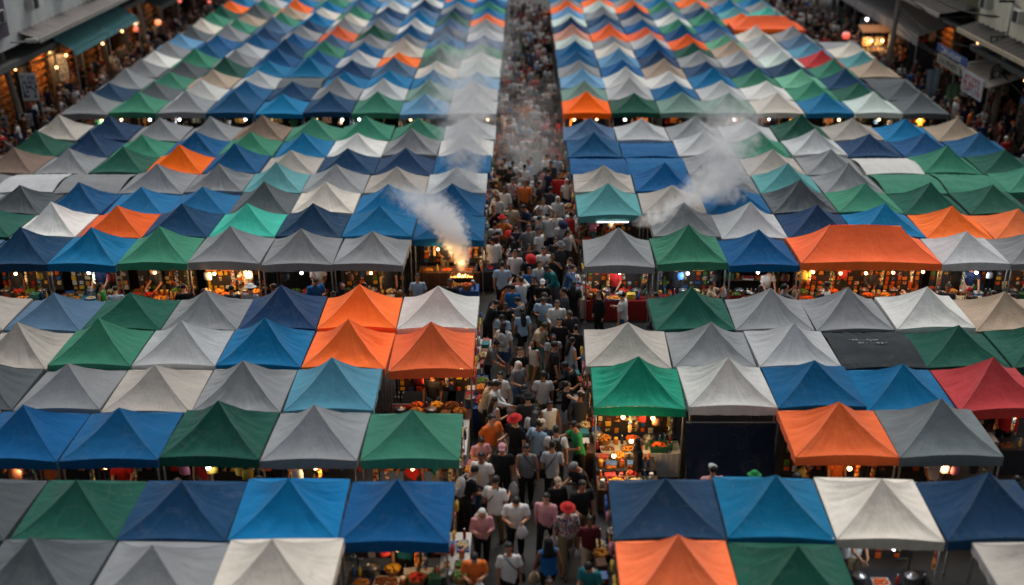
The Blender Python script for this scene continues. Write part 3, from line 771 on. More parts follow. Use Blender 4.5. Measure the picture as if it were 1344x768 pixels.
# people one can single out in the photograph: head pixel, heading, pose, clothes, hair, bag
T, A = 0, 180
HAND = [
 (668,722,T,'stand','white','short','trousers','black','short','black',0,('shoulder_bag','black')),
 (632,672,15,'phone','pink','long','trousers','black','headscarf','white',0,None),
 (677,655,T,'phone','white','short','trousers','black','short','black',1,('plastic_bag','plastic')),
 (717,652,-8,'walk','pink','long','trousers','black','long','black',1,('plastic_bag','plastic')),
 (763,638,20,'carry','black','short','trousers','khaki','short','black',0,None),
 (659,590,T,'stand','black','short','trousers','black','cap','pink',0,('plastic_bag','plastic')),
 (691,590,T,'carry','gray','vest','trousers','black','short','black',0,('shoulder_bag','charcoal')),
 (725,588,A,'carry','ltgray','short','trousers','black','short','black',0,('shoulder_bag','black')),
 (730,566,A,'walk','white','short','trousers','charcoal','short','black',0,('backpack','black')),
 (701,547,170,'browse','white','long','trousers','charcoal','long','black',1,None),
 (630,578,25,'phone','pink','short','shorts','denim','ponytail','black',1,None),
 (713,495,A,'stand','ltgray','short','shorts','olive','short','black',2,None),
 (657,494,-20,'carry','white','short','longskirt','black','ponytail','black',1,('plastic_bag','plastic')),
 (688,512,A,'stride','black','short','trousers','charcoal','long','black',1,('plastic_bag','red')),
 (744,508,100,'photo','black','vest','shorts','ltgray','bun','black',1,None),
 (661,430,165,'stand','white','short','shorts','denim','long','black',1,('backpack','ltgray')),
 (686,410,200,'walk','paleblue','short','shorts','black','long','black',1,None),
 (703,425,60,'browse','beige','short','longskirt','teal','short','brown',0,None),
 (734,424,T,'stand','black','short','trousers','black','short','black',1,None),
 (727,456,100,'stand','black','short','trousers','black','short','black',0,None),
 (749,450,120,'carry','paleblue','vest','trousers','denim','long','black',1,None),
 (673,380,A,'stand','blue','short','shorts','black','short','black',0,None),
 (712,372,T,'carry','black','short','trousers','black','cap','white',1,None),
 (731,400,T,'carry','white','long','trousers','beige','short','brown',1,None),
 (753,374,170,'walk','black','short','longskirt','black','long','black',0,None),
 (709,280,T,'stand','white','short','trousers','gray','short','black',0,None),
 (729,283,T,'photo','white','short','trousers','ltgray','long','black',1,None),
 (676,334,T,'stand','white','short','trousers','black','short','black',0,None),
 (714,330,T,'stand','white','short','trousers','charcoal','short','black',0,None),
 (659,350,A,'stand','paleblue','short','trousers','black','short','black',1,None),
 (680,365,T,'walk','red','vest','trousers','black','ponytail','black',1,None),
 (702,366,-40,'walk','black','short','trousers','charcoal','short','black',0,None),
 (746,352,60,'reach','denim','long','trousers','denim','ponytail','brown',1,None),
 (735,324,40,'stand','charcoal','long','trousers','black','sunhat','gray',0,None),
 (689,242,T,'stand','orange','short','trousers','brown','short','black',0,None),
 (749,284,A,'stand','red','short','skirt','red','bun','black',0,None),
 (670,272,T,'stand','beige','short','trousers','black','short','black',0,None),
 (648,276,30,'photo','black','short','trousers','black','short','black',0,None),
 (732,263,T,'stand','white','long','trousers','beige','headscarf','white',0,None),
 (713,266,T,'photo','white','short','trousers','navy','short','black',0,None),
 (645,306,70,'browse','maroon','short','trousers','black','long','black',1,None),
 (693,298,30,'walk','gray','short','trousers','gray','short','black',0,None),
 (634,507,110,'browse','beige','short','trousers','charcoal','ponytail','brown',1,('shoulder_bag','yellow')),
 (646,505,60,'reach','white','long','trousers','black','short','black',0,None),
 (761,560,-80,'reach','green','short','trousers','black','short','black',0,None),
 (768,607,-60,'browse','black','short','trousers','black','short','grey',0,None),
 (608,622,120,'browse','black','short','trousers','black','short','black',0,('backpack','ltgray')),
 (778,735,-20,'browse','teal','short','trousers','black','short','black',1,None),
 (721,765,T,'walk','charcoal','short','trousers','black','bun','brown',0,None),
 (787,388,-60,'stand','black','long','trousers','black','long','black',1,None),
 (660,375,50,'browse','orange','short','trousers','brown','long','black',1,('shoulder_bag','khaki')),
 (640,400,110,'browse','black','short','trousers','black','ponytail','black',1,None),
 (733,232,T,'stand','red','short','trousers','black','short','black',0,None),
 (744,240,T,'stand','white','short','trousers','black','headscarf','white',0,None),
 (671,172,T,'stand','white','short','trousers','black','short','black',0,('shoulder_bag','black')),
 (655,182,T,'stand','gray','short','trousers','charcoal','cap','red',0,None),
 (725,190,T,'walk','red','short','trousers','black','headscarf','gray',0,None),
 (703,186,30,'stand','black','short','trousers','black','short','black',0,None),
 (691,165,A,'walk','paleblue','short','trousers','gray','short','black',0,None),
 (703,103,T,'stand','red','short','trousers','black','short','black',0,None),
 (741,385,-100,'stand','charcoal','short','trousers','black','short','black',0,None),
 (640,450,80,'browse','gray','short','trousers','black','bun','black',0,None),
 (548,366,10,'stand','paleblue','short','trousers','charcoal','short','black',0,None),
 (838,583,80,'stand','black','long','longskirt','black','headscarf','black',0,None),
 (936,620,A,'stand','pink','short','trousers','black','cap','ltgray',1,None),
 (990,629,A,'stand','ltgray','short','trousers','black','sunhat','green',0,None),
 (757,480,-90,'browse','black','long','trousers','charcoal','short','black',2,None),
]
for k, (hx, hy, face, pose, top, sl, bot, bc, hair, hc, sk, bag) in enumerate(HAND):
    sc = random.uniform(.97, 1.05)*(.94 if hair in ('long', 'ponytail', 'bun', 'headscarf') else 1)*1.03
    w = P(hx, hy, 1.58*sc)
    person(w.x, w.y, face+random.uniform(-6, 6), pose, top, sl, bot, bc, hair, hc, sc, sk, SHOEW if k % 4 == 0 else SHOE, full=w.y < 40)
    if bag: people[-1]['bag'] = bag
# the rest of the crowd in the walkway, the cross lanes and the two side streets
TOPS = ['black']*14+['white']*13+['gray']*3+['ltgray']*4+['navy']*4+['charcoal']*6+['red', 'pink', 'blue', 'blue', 'denim', 'paleblue', 'paleblue', 'paleblue', 'beige', 'orange', 'green', 'maroon', 'teal', 'check', 'check', 'floral', 'floral', 'floral']
BOTS = ['black']*7+['charcoal']*4+['denim']*3+['navy']*2+['gray']*2+['khaki']*2+['beige', 'olive', 'ltgray']
def rnd_style(rng, y):
    fem = rng.random() < .5
    hair = rng.choice(['long', 'long', 'ponytail', 'bun', 'short', 'headscarf'] if fem else ['short', 'short', 'short', 'short', 'cap', 'sunhat'])
    hc = rng.choice(['black', 'black', 'black', 'brown']) if hair in ('short', 'long', 'ponytail', 'bun') else rng.choice(['white', 'black', 'black', 'gray', 'beige', 'navy', 'red'])
    bot = rng.choice(['trousers', 'trousers', 'shorts', 'skirt'] if fem else ['trousers', 'trousers', 'trousers', 'shorts'])
    return dict(top=rng.choice(TOPS+(['white']*14+['ltgray']*5+['red']*2 if y > 42 else [])), sleeve=rng.choice(['short', 'short', 'short', 'long', 'vest'] if fem else ['short', 'short', 'short', 'long']), bot=bot, botc=rng.choice(BOTS), hair=hair, hairc=hc,
                scale=(.95 if fem else 1.02)*rng.uniform(.95, 1.04)*1.02, skin=rng.choice([0, 0, 1, 1, 2]))
rng = random.Random(5)
spots = [(p['x'], p['y']) for p in people]
def free(x, y, r): return all((x-a)**2+(y-b)**2 > r*r for a, b in spots)
cand = []
def fill(n, x0, x1, y0, y1, r, where, tries=40):
    c = 0
    for _ in range(n*tries):
        if c >= n: break
        x, y = rng.uniform(x0, x1), rng.uniform(y0, y1)
        if free(x, y, r): spots.append((x, y)); cand.append((x, y, where)); c += 1
fill(12, -1.05, 1.40, 14.2, 20.5, .55, 'aisle')
fill(17, -1.10, 1.45, 20.5, 30.5, .52, 'aisle')
fill(36, -1.15, 1.55, 30.5, 44, .44, 'aisle')
fill(72, -1.2, 1.6, 44, 58, .42, 'aisle')
fill(100, -1.2, 1.6, 58, 88, .42, 'aisle')
LANE = {'lane1': (21.0, 21.25), 'lane2': (30.9, 32.3), 'lane3': (49.9, 51.1)}
fill(4, -9, -1.8, 20.85, 21.1, .6, 'lane1'); fill(5, 2.6, 12, 20.85, 21.1, .6, 'lane1')
fill(16, -13.5, -1.8, 31.0, 32.4, .55, 'lane2'); fill(16, 2.2, 15.5, 31.0, 32.4, .55, 'lane2')
fill(18, -21, -1.8, 49.9, 51.1, .55, 'lane3'); fill(18, 2.2, 20, 49.9, 51.1, .55, 'lane3')
fill(170, -26.0, -22.4, 43, 90, .5, 'leftstreet')
fill(150, 16.2, 22.2, 71, 92, .5, 'rightstreet'); fill(140, 20.6, 25.4, 50, 84, .6, 'rightstreet'); fill(14, 21.5, 25.4, 42, 50, .6, 'rightstreet')
def street_heading(where, rg):
    if where == 'aisle': return rg.choice([T, T, A, A, T, A, 60, -60, 120, -120])+rg.uniform(-22, 22)
    if where.startswith('lane'): return rg.choice([90, -90, 180, 0, 180])+rg.uniform(-30, 30)
    return rg.choice([T, A, 90, -90])+rg.uniform(-30, 30)
# the three hundred that show largest are individuals
cand.sort(key=lambda c: c[1]+(0 if c[2] == 'aisle' else 6 if c[2].startswith('lane') else 10))
rest = []
NP_MAX = 257
BAGS = ['plastic_bag', 'plastic_bag', 'shoulder_bag', 'backpack']
for (x, y, where) in cand:
    st = rnd_style(rng, y)
    pose = rng.choice(['stand', 'walk', 'stride', 'walk', 'phone', 'carry', 'carry', 'browse'] + (['photo'] if rng.random() < .3 else []))
    face = street_heading(where, rng)
    if where in ('leftstreet', 'rightstreet') and rng.random() < .6: st['top'] = rng.choice(['black', 'charcoal', 'navy', 'gray', 'brown', 'maroon'])
    if len(people) < NP_MAX:
        full = y < 34
        person(x, y, face, pose, st['top'], st['sleeve'], st['bot'], st['botc'], st['hair'], st['hairc'], st['scale'], st['skin'], SHOEW if rng.random() < .25 else SHOE, full=full)
        people[-1]['place'] = where
        if full and rng.random() < .55:
            b = rng.choice(BAGS)
            people[-1]['bag'] = (b, 'plastic' if b == 'plastic_bag' and rng.random() < .7 else rng.choice(['black', 'charcoal', 'beige', 'red', 'olive', 'navy']))
    else: rest.append((x, y, face, pose, st))
mats = []
def mslot(m):
    if m not in mats: mats.append(m)
    return mats.index(m)
import numpy as np
def merged(name, items):
    """items: (mesh, matrix, {slot: slot}) -> one mesh"""
    V, LV, LT, MI = [], [], [], []; off = 0
    for me, M, rm in items:
        n = len(me.vertices); v = np.empty(n*3, np.float32); me.vertices.foreach_get('co', v); v = v.reshape(-1, 3)
        A4 = np.array(M, np.float32); V.append(v @ A4[:3, :3].T + A4[:3, 3])
        lv = np.empty(len(me.loops), np.int32); me.loops.foreach_get('vertex_index', lv); LV.append(lv+off)
        lt = np.empty(len(me.polygons), np.int32); me.polygons.foreach_get('loop_total', lt); LT.append(lt)
        mi = np.empty(len(me.polygons), np.int32); me.polygons.foreach_get('material_index', mi)
        t = np.arange(64, dtype=np.int32); 
        for a_, b_ in rm.items(): t[a_] = b_
        MI.append(t[mi]); off += n
    V, LV, LT, MI = map(np.concatenate, (V, LV, LT, MI))
    me = bpy.data.meshes.new(name)
    me.vertices.add(len(V)); me.vertices.foreach_set('co', V.ravel())
    me.loops.add(len(LV)); me.loops.foreach_set('vertex_index', LV)
    me.polygons.add(len(LT)); ls = np.zeros(len(LT), np.int32); ls[1:] = np.cumsum(LT)[:-1]
    me.polygons.foreach_set('loop_start', ls)
    me.polygons.foreach_set('material_index', MI); me.polygons.foreach_set('use_smooth', np.ones(len(LT), bool))
    me.update(calc_edges=True); me.validate()
    return me
items = []
for (x, y, face, pose, st) in rest:
    hm = HAIRM[st['hairc']] if st['hair'] in ('short', 'long', 'ponytail', 'bun') else HATM(st['hairc'])
    ms = [mslot(SKINS[st['skin']]), mslot(wear(st['top'])), mslot(wear(st['botc'])), mslot(hm), mslot(SHOE)]
    me = low_person(pose if pose != 'photo' else 'stand', 'short' if st['sleeve'] == 'vest' else st['sleeve'], 'trousers' if st['bot'] == 'shorts' else st['bot'], st['hair'] if st['hair'] in ('short', 'long', 'cap') else 'short')
    s = st['scale']
    items.append((me, Matrix.Translation((x, y, -joints(pose)['low']*s)) @ Matrix.Rotation(R(face), 4, 'Z') @ Matrix.Scale(s, 4), dict(enumerate(ms))))
me = merged('crowd', items)
tag(obj('crowd', me, mats), 'dense far crowd filling the end of the walkway and the side streets', 'crowd', kind='stuff')

def tone(c): return WEAR[c][1] if c in WEAR else c
HWD = {'short': '{c} short hair', 'long': 'long {c} hair', 'ponytail': '{c} ponytail', 'bun': '{c} hair bun', 'cap': '{c} cap', 'sunhat': '{c} sun hat', 'headscarf': '{c} headscarf'}
TWD = {'short': 'shirt', 'long': 'long-sleeved top', 'vest': 'sleeveless top'}
# ------------------------------------------------------------------ stalls and goods
def lumps(n, rx, ry, base, h, r, seed, mi=0, sub=1, flat=1.0):
    rg = random.Random(seed); bm = B()
    for k in range(n):
        a = rg.uniform(0, 6.28); q = math.sqrt(rg.random())
        x, y = q*math.cos(a), q*math.sin(a)
        x = max(-1, min(1, x*1.25)); y = max(-1, min(1, y*1.25))
        z = base+h*(1-max(abs(x), abs(y)))*rg.uniform(.5, 1)+r*.5
        s = r*rg.uniform(.75, 1.2)
        ball(bm, (x*(rx-r), y*(ry-r), z), (s*rg.uniform(.8, 1.4), s, s*flat), sub, mi)
    for f in bm.faces: f.smooth = True
    return bm
def openbox(w, d, h, t=.012):
    bm = B()
    box(bm, (0, 0, t/2), (w, d, t))
    for s in (-1, 1):
        box(bm, (s*(w/2-t/2), 0, t+(h-t)/2), (t, d, h-t)); box(bm, (0, s*(d/2-t/2), t+(h-t)/2), (w-2*t, t, h-t))
    return bm
M_ = {}
M_['tray'] = done(openbox(.36, .27, .045), 'tray'); M_['widetray'] = done(openbox(.52, .34, .05), 'tray')
for s in range(3):
    M_['snacks%d' % s] = done(lumps(46, .17, .125, .012, .075, .028, s), 'snacks', True)
    M_['wsnacks%d' % s] = done(lumps(70, .25, .16, .012, .085, .032, s+9), 'snacks', True)
    M_['fruit%d' % s] = done(lumps(34, .19, .135, .10, .12, .040, s+20), 'fruit', True)
    M_['bask%d' % s] = done(lumps(30, .15, .15, .14, .09, .035, s+40), 'contents', True)
bm = openbox(.42, .31, .18)
for s in (-1, 1):
    for z in (.05, .10, .15): box(bm, (0, s*.158, z), (.424, .006, .022)); box(bm, (s*.213, 0, z), (.006, .314, .022))
M_['crate'] = done(bm, 'crate')
bm = B(); rings(bm, [(0, 0, 0, .13, .13), (0, 0, .02, .14, .14), (0, 0, .08, .155, .155), (0, 0, .15, .175, .175), (0, 0, .165, .185, .185), (0, 0, .15, .16, .16), (0, 0, .10, .14, .14)], 20); M_['basket'] = done(bm, 'basket', True)
bm = B(); rings(bm, [(0, 0, 0, .034, .034), (0, 0, .01, .037, .037), (0, 0, .15, .037, .037), (0, 0, .19, .018, .018), (0, 0, .225, .014, .014)], 12); M_['bottle'] = done(bm, 'bottle_body', True)
bm = B(); cone(bm, (0, 0, .222), (0, 0, .245), .017, .017, 12); M_['cap'] = done(bm, 'cap')
bm = B(); rings(bm, [(0, 0, 0, .055, .055), (0, 0, .01, .062, .062), (0, 0, .13, .062, .062), (0, 0, .155, .05, .05)], 14); M_['jar'] = done(bm, 'jar_body', True)
bm = B(); rings(bm, [(0, 0, .152, .054, .054), (0, 0, .18, .054, .054), (0, 0, .186, .045, .045)], 14); M_['jarlid'] = done(bm, 'lid')
bm = B(); rings(bm, [(0, 0, 0, .14, .14), (0, 0, .02, .15, .15), (0, 0, .20, .15, .15), (0, 0, .205, .158, .158)], 22); M_['pot'] = done(bm, 'pot_body', True)
bm = B(); rings(bm, [(0, 0, .207, .155, .155), (0, 0, .235, .11, .11), (0, 0, .25, .03, .03), (0, 0, .275, .025, .025)], 22); M_['potlid'] = done(bm, 'lid', True)
bm = B()
for s in (-1, 1): tube(bm, [(s*.15, -.05, .16), (s*.19, -.04, .165), (s*.20, 0, .165), (s*.19, .04, .165), (s*.15, .05, .16)], .008, 6)
M_['pothandle'] = done(bm, 'handle', True)
bm = B(); box(bm, (0, 0, .05), (.26, .20, .10)); bevel(bm, .008); M_['box'] = done(bm, 'carton')
bm = B(); box(bm, (0, 0, .113), (.27, .21, .025)); bevel(bm, .006); M_['boxlid'] = done(bm, 'lid')
bm = B()
for k in range(6): box(bm, (random.uniform(-.01, .01), random.uniform(-.01, .01), .018+.034*k), (.28, .22, .030), R(random.uniform(-5, 5)))
bevel(bm, .010); M_['fold'] = done(bm, 'folded_cloth')
bm = B(); box(bm, (0, 0, .21), (.46, .022, .40)); bevel(bm, .005); M_['board'] = done(bm, 'board')
bm = B(); box(bm, (0, -.014, .21), (.42, .006, .36)); M_['panel'] = done(bm, 'picture_panel')
bm = B()
for r_ in range(3):
    for c_ in range(2):
        box(bm, (-.10+.20*c_, -.019, .32-.115*r_), (.16, .005, .085)); box(bm, (-.10+.20*c_, -.019, .262-.115*r_), (.11, .004, .010))
M_['pics'] = done(bm, 'pictures')
bm = B(); rings(bm, [(0, 0, -.42, .10, .04), (0, 0, -.40, .14, .055), (0, 0, -.22, .145, .06), (0, 0, -.14, .12, .045), (0, 0, -.12, .09, .03)], 14); M_['hbag'] = done(bm, 'bag_body', True)
bm = B(); tube(bm, [(-.06, 0, -.13), (-.045, 0, -.03), (0, 0, .0), (.045, 0, -.03), (.06, 0, -.13)], .007, 5); M_['hhandle'] = done(bm, 'handle', True)
bm = B()
rings(bm, [(0, 0, -.62, .19, .035), (0, 0, -.45, .18, .04), (0, 0, -.22, .19, .042), (0, 0, -.11, .17, .035), (0, 0, -.07, .07, .03)], 16)
for s in (-1, 1): tube(bm, [(s*.14, 0, -.12), (s*.23, 0, -.21), (s*.27, 0, -.29)], [.045, .05, .052], 8)
for v in bm.verts: v.co.y += .015*noise.noise(Vector((v.co.x*9, 1, v.co.z*5)))
M_['shirt'] = done(bm, 'shirt_cloth', True)
bm = B(); tube(bm, [(-.15, 0, -.10), (0, 0, -.04), (.15, 0, -.10)], .006, 5); tube(bm, [(0, 0, -.04), (0, 0, .0), (.02, 0, .015)], .004, 5); M_['hanger'] = done(bm, 'hanger')
bm = B()
for k in range(5): box(bm, (random.uniform(-.01, .01), 0, -.09-.125*k), (.11, .035, .105), rot=Matrix.Rotation(random.uniform(-.12, .12), 3, 'Y'))
bevel(bm, .010); M_['packets'] = done(bm, 'packets')
bm = B(); box(bm, (0, 0, -.34), (.012, .004, .68)); M_['strip'] = done(bm, 'strip')
bm = B(); ball(bm, (0, 0, -.075), .052, 3); M_['bulb'] = done(bm, 'bulb', True)
bm = B(); cone(bm, (0, 0, -.035), (0, 0, .0), .022, .018, 10); tube(bm, [(0, 0, 0), (.004, .003, .10), (0, 0, .26)], .005, 5); M_['cord'] = done(bm, 'cord')
bm = B(); rings(bm, [(0, 0, -.30, .05, .05), (0, 0, -.27, .12, .12), (0, 0, -.16, .17, .17), (0, 0, -.05, .12, .12), (0, 0, -.02, .05, .05)], 18); M_['lantern'] = done(bm, 'paper_shade', True)
bm = B(); cone(bm, (0, 0, -.02), (0, 0, .01), .055, .05, 12); cone(bm, (0, 0, -.33), (0, 0, -.29), .045, .05, 12); tube(bm, [(0, 0, .01), (0, 0, .2)], .004, 5); M_['lanterncap'] = done(bm, 'cap')
bm = B(); box(bm, (0, 0, .18), (.62, .38, .34)); bevel(bm, .02); M_['cooler'] = done(bm, 'cooler_body')
bm = B(); box(bm, (0, 0, .39), (.65, .41, .07)); bevel(bm, .02); M_['coolerlid'] = done(bm, 'lid')
bm = B(); tube(bm, [(-.34, 0, .28), (-.37, 0, .33), (-.37, 0, .48), (.37, 0, .48), (.37, 0, .33), (.34, 0, .28)], .012, 6); M_['coolerh'] = done(bm, 'handle')
bm = B(); rings(bm, [(0, 0, .42, .15, .15), (0, 0, .45, .16, .16), (0, 0, .455, .14, .14)], 18); M_['stool'] = done(bm, 'seat', True)
bm = B(); cone(bm, (0, 0, 0), (0, 0, .43), .020, .024, 8); M_['stoolleg'] = done(bm, 'leg')
bm = B(); box(bm, (0, 0, .725), (1, .60, .035)); M_['top'] = done(bm, 'table_top')
bm = B()
for sx in (-1, 1):
    for sy in (-1, 1): pass
n_ = 40
for i in range(n_):                       # gathered cloth skirt round three sides
    x0, x1 = -.505+1.01*i/n_, -.505+1.01*(i+1)/n_
    y = lambda x, z: -.312-.012*math.sin(x*95)*(1-z)
    vs = [bm.verts.new((x0, y(x0, 0), .06)), bm.verts.new((x1, y(x1, 0), .06)), bm.verts.new((x1, y(x1, 1), .745)), bm.verts.new((x0, y(x0, 1), .745))]
    bm.faces.new(vs)
for s in (-1, 1): bm.faces.new([bm.verts.new(p) for p in ((s*.507, -.31, .06), (s*.507, .31, .06), (s*.507, .31, .745), (s*.507, -.31, .745))])
bm.faces.new([bm.verts.new(p) for p in ((-.507, -.312, .746), (.507, -.312, .746), (.507, .31, .746), (-.507, .31, .746))])
M_['skirt'] = done(bm, 'table_cloth', True)
bm = B(); cone(bm, (0, 0, 0), (0, 0, .71), .016, .016, 6); M_['tleg'] = done(bm, 'leg')
bm = B(); box(bm, (0, 0, 0), (1, .36, .025)); M_['shelf'] = done(bm, 'shelf')
bm = B()
for s in (-1, 1):
    for q in (-1, 1): box(bm, (s*.495, q*.17, .72), (.03, .03, 1.44))
    box(bm, (s*.495, 0, 1.43), (.026, .34, .02))
box(bm, (0, .17, .30), (.99, .02, .03)); box(bm, (0, .17, 1.43), (.99, .02, .03))
M_['rackframe'] = done(bm, 'rack_frame')
FOOD = {'golden': (214,140,48), 'orange': (222,98,34), 'brown': (122,70,36), 'red': (178,44,32), 'green': (84,124,48), 'cream': (220,196,150), 'yellow': (226,176,52)}
def fm(c): return paint('food_'+c, rgb(*FOOD[c]), .45, var=.4, scale=22)
CLOTHS = {'red': (150,38,36), 'dark': (44,44,48), 'white': (196,194,188), 'blue': (52,92,150), 'brown': (92,62,44), 'green': (50,96,70), 'orange': (204,104,48), 'teal': (50,120,124), 'pink': (200,120,140), 'yellow': (206,172,70)}
def fc(c): return paint('fabric_'+c, rgb(*CLOTHS[c]), .8, var=.3, scale=12)
PLAST = lambda c: paint('plastic_'+c, rgb(*CLOTHS[c]), .4, var=.2)
FOAM = paint('foam_white', rgb(206,204,198), .6, var=.12); WICK = paint('wicker', rgb(150,108,66), .7, var=.4, scale=40)
ALU = paint('steel_pan', rgb(170,170,172), .35, .8, .25); WOOD = paint('wood', rgb(116,82,54), .7, var=.4); DARKM = paint('dark_metal', rgb(52,54,56), .5, .6, .3)
GLASSY = paint('jar_amber', rgb(170,100,40), .2, var=.3); GLASS2 = paint('jar_pale', rgb(190,190,170), .2, var=.3)
def PATT(k): return patchy('printed_%d' % k, [[rgb(200,196,186), rgb(60,110,170), rgb(214,150,60), rgb(40,60,90)], [rgb(206,110,40), rgb(150,60,24), rgb(230,180,90), rgb(90,40,20), rgb(220,140,60)], [rgb(190,60,50), rgb(220,210,190), rgb(70,60,54), rgb(220,170,60)], [rgb(80,110,70), rgb(200,190,150), rgb(120,80,50), rgb(60,70,60)]][k], 13)
WARM = (1, .56, .22); COOL = (.86, .93, 1.0)
GW = glow('bulb_warm', (1, .52, .20, 1), 9); GC = glow('bulb_white', (.93, .95, 1, 1), 10); GO = glow('bulb_orange', (1, .40, .14, 1), 9)
LIGHTS = {}
def lamp_light(parent, c, wts, z=-.20):
    key = (c, wts)
    if key not in LIGHTS:
        l = bpy.data.lights.new('bulb_light', 'POINT'); l.energy = wts; l.color = c; l.shadow_soft_size = .08; LIGHTS[key] = l
    o = bpy.data.objects.new('bulb_light', LIGHTS[key]); col.objects.link(o); o.parent = parent; o.location = (0, 0, z)
class Frame:
    """a stall's own axes: x along its front, y inwards"""
    def __init__(s, x, y, rz, name): s.M = Matrix.Translation((x, y, 0)) @ Matrix.Rotation(rz, 4, 'Z'); s.rz = rz; s.name = name; s.n = {}
    def at(s, x, y, z): return s.M @ Vector((x, y, z))
GR = {'snack_tray': 'trays of food on the stalls', 'fruit_crate': 'crates of fruit', 'bottle': 'bottles on the stalls', 'jar': 'jars on the stalls', 'menu_board': 'picture boards in the stalls', 'packet_strip': 'strips of hanging packets', 'hanging_bag': 'bags hanging in stalls', 'hanging_shirt': 'shirts hanging in stalls', 'hanging_bulb': 'bulbs hanging in stalls', 'lantern': 'paper lanterns', 'basket': 'baskets on the stalls', 'carton': 'cartons on the stalls', 'cloth_stack': 'stacks of folded cloth', 'cooking_pot': 'cooking pots'}
CATG = {'snack_tray': 'tray', 'fruit_crate': 'crate', 'bottle': 'bottle', 'jar': 'jar', 'menu_board': 'menu board', 'packet_strip': 'packets', 'hanging_bag': 'bag', 'hanging_shirt': 'shirt', 'hanging_bulb': 'lamp', 'lantern': 'lantern', 'basket': 'basket', 'carton': 'carton', 'cloth_stack': 'cloth stack', 'cooking_pot': 'pot'}
ITEMS = []
def put(fr, kind, x, y, z, where, rg, c=None, rz=0.0, sc=1.0, light=0):
    """one article, placed in a stall's axes"""
    v = rg.randrange(3)
    t = empty(kind, fr.at(x, y, z), fr.rz+rz, (sc,)*3)
    if kind == 'snack_tray':
        c = c or rg.choice(['golden', 'golden', 'orange', 'brown', 'red', 'cream', 'yellow', 'green'])
        big = rg.random() < .4; pan = rg.choice([ALU, FOAM, PLAST('blue'), WOOD])
        obj('tray', M_['widetray' if big else 'tray'], pan, t); obj('snacks', M_[('wsnacks' if big else 'snacks')+str(v)], fm(c), t); d = f"tray of {c} snacks"
    elif kind == 'fruit_crate':
        c = c or rg.choice(['orange', 'green', 'red', 'yellow']); k = rg.choice(['blue', 'green', 'red', 'brown'])
        obj('crate', M_['crate'], WOOD if k == 'brown' else PLAST(k), t); obj('fruit', M_['fruit%d' % v], fm(c), t); d = f"{'wooden' if k == 'brown' else k} crate of {c} fruit"
    elif kind == 'basket':
        c = c or rg.choice(list(FOOD)); obj('basket', M_['basket'], WICK, t); obj('contents', M_['bask%d' % v], fm(c), t); d = f"basket of {c} goods"
    elif kind == 'bottle':
        c = c or rg.choice(['red', 'orange', 'green', 'yellow', 'blue', 'dark']); obj('bottle_body', M_['bottle'], PLAST(c), t); obj('cap', M_['cap'], PLAST('white'), t); d = f"{c} bottle"
    elif kind == 'jar':
        obj('jar_body', M_['jar'], GLASSY if v else GLASS2, t); obj('lid', M_['jarlid'], PLAST(rg.choice(['red', 'white', 'yellow'])), t); d = ('amber' if v else 'pale')+' jar'
    elif kind == 'cooking_pot':
        obj('pot_body', M_['pot'], ALU, t); obj('lid', M_['potlid'], ALU, t); obj('handle', M_['pothandle'], DARKM, t); d = 'lidded steel pot'
    elif kind == 'carton':
        k = rg.randrange(4); obj('carton', M_['box'], PATT(k), t); obj('lid', M_['boxlid'], [FOAM, PLAST('blue'), PLAST('red'), WOOD][k], t); d = ['white lidded', 'blue lidded', 'red lidded', 'brown lidded'][k]+' printed carton'
    elif kind == 'cloth_stack':
        c = c or rg.choice(list(CLOTHS)); obj('folded_cloth', M_['fold'], fc(c), t); d = f"stack of folded {c} cloth"
    elif kind == 'menu_board':
        k = rg.randrange(4); obj('board', M_['board'], WOOD, t); p = obj('picture_panel', M_['panel'], [fc('white'), fc('orange'), fc('yellow'), fc('dark')][k], t); obj('pictures', M_['pics'], PATT(1 if k != 3 else 3), p); d = ['white', 'orange', 'yellow', 'dark'][k]+' picture board'
    elif kind == 'hanging_bag':
        c = c or rg.choice(['white', 'white', 'brown', 'red', 'blue', 'pink', 'dark', 'yellow']); obj('bag_body', M_['hbag'], fc(c) if c != 'white' else WHITEBAG, t); obj('handle', M_['hhandle'], fc('dark'), t); d = f"hanging {c} bag"
    elif kind == 'hanging_shirt':
        c = c or rg.choice(list(CLOTHS)); obj('shirt_cloth', M_['shirt'], fc(c), t); obj('hanger', M_['hanger'], DARKM, t); d = f"hanging {c} shirt"
    elif kind == 'packet_strip':
        k = rg.randrange(4); obj('packets', M_['packets'], PATT(k), t); obj('strip', M_['strip'], fc('white'), t); d = ['blue and white', 'orange', 'red', 'green'][k]+' packet strip'
    elif kind == 'lantern':
        c = c or 'red'; obj('paper_shade', M_['lantern'], {'red': glow('lantern_red', (1, .08, .03, 1), .8), 'orange': glow('lantern_orange', (1, .28, .06, 1), 1.1), 'white': glow('lantern_white', (1, .7, .4, 1), 1.3)}[c], t); obj('cap', M_['lanterncap'], DARKM, t); d = f"glowing {c} paper lantern"
        if light: lamp_light(t, WARM, light)
    elif kind == 'hanging_bulb':
        c = c or 'warm'; obj('bulb', M_['bulb'], {'warm': GW, 'white': GC, 'orange': GO}[c], t); obj('cord', M_['cord'], DARKM, t); d = {'warm': 'lit warm yellow bulb', 'white': 'lit cool white bulb', 'orange': 'small lit orange bulb'}[c]
        if light: lamp_light(t, COOL if c == 'white' else WARM, light)
    ITEMS.append((t, kind, d, where, fr))
    return t
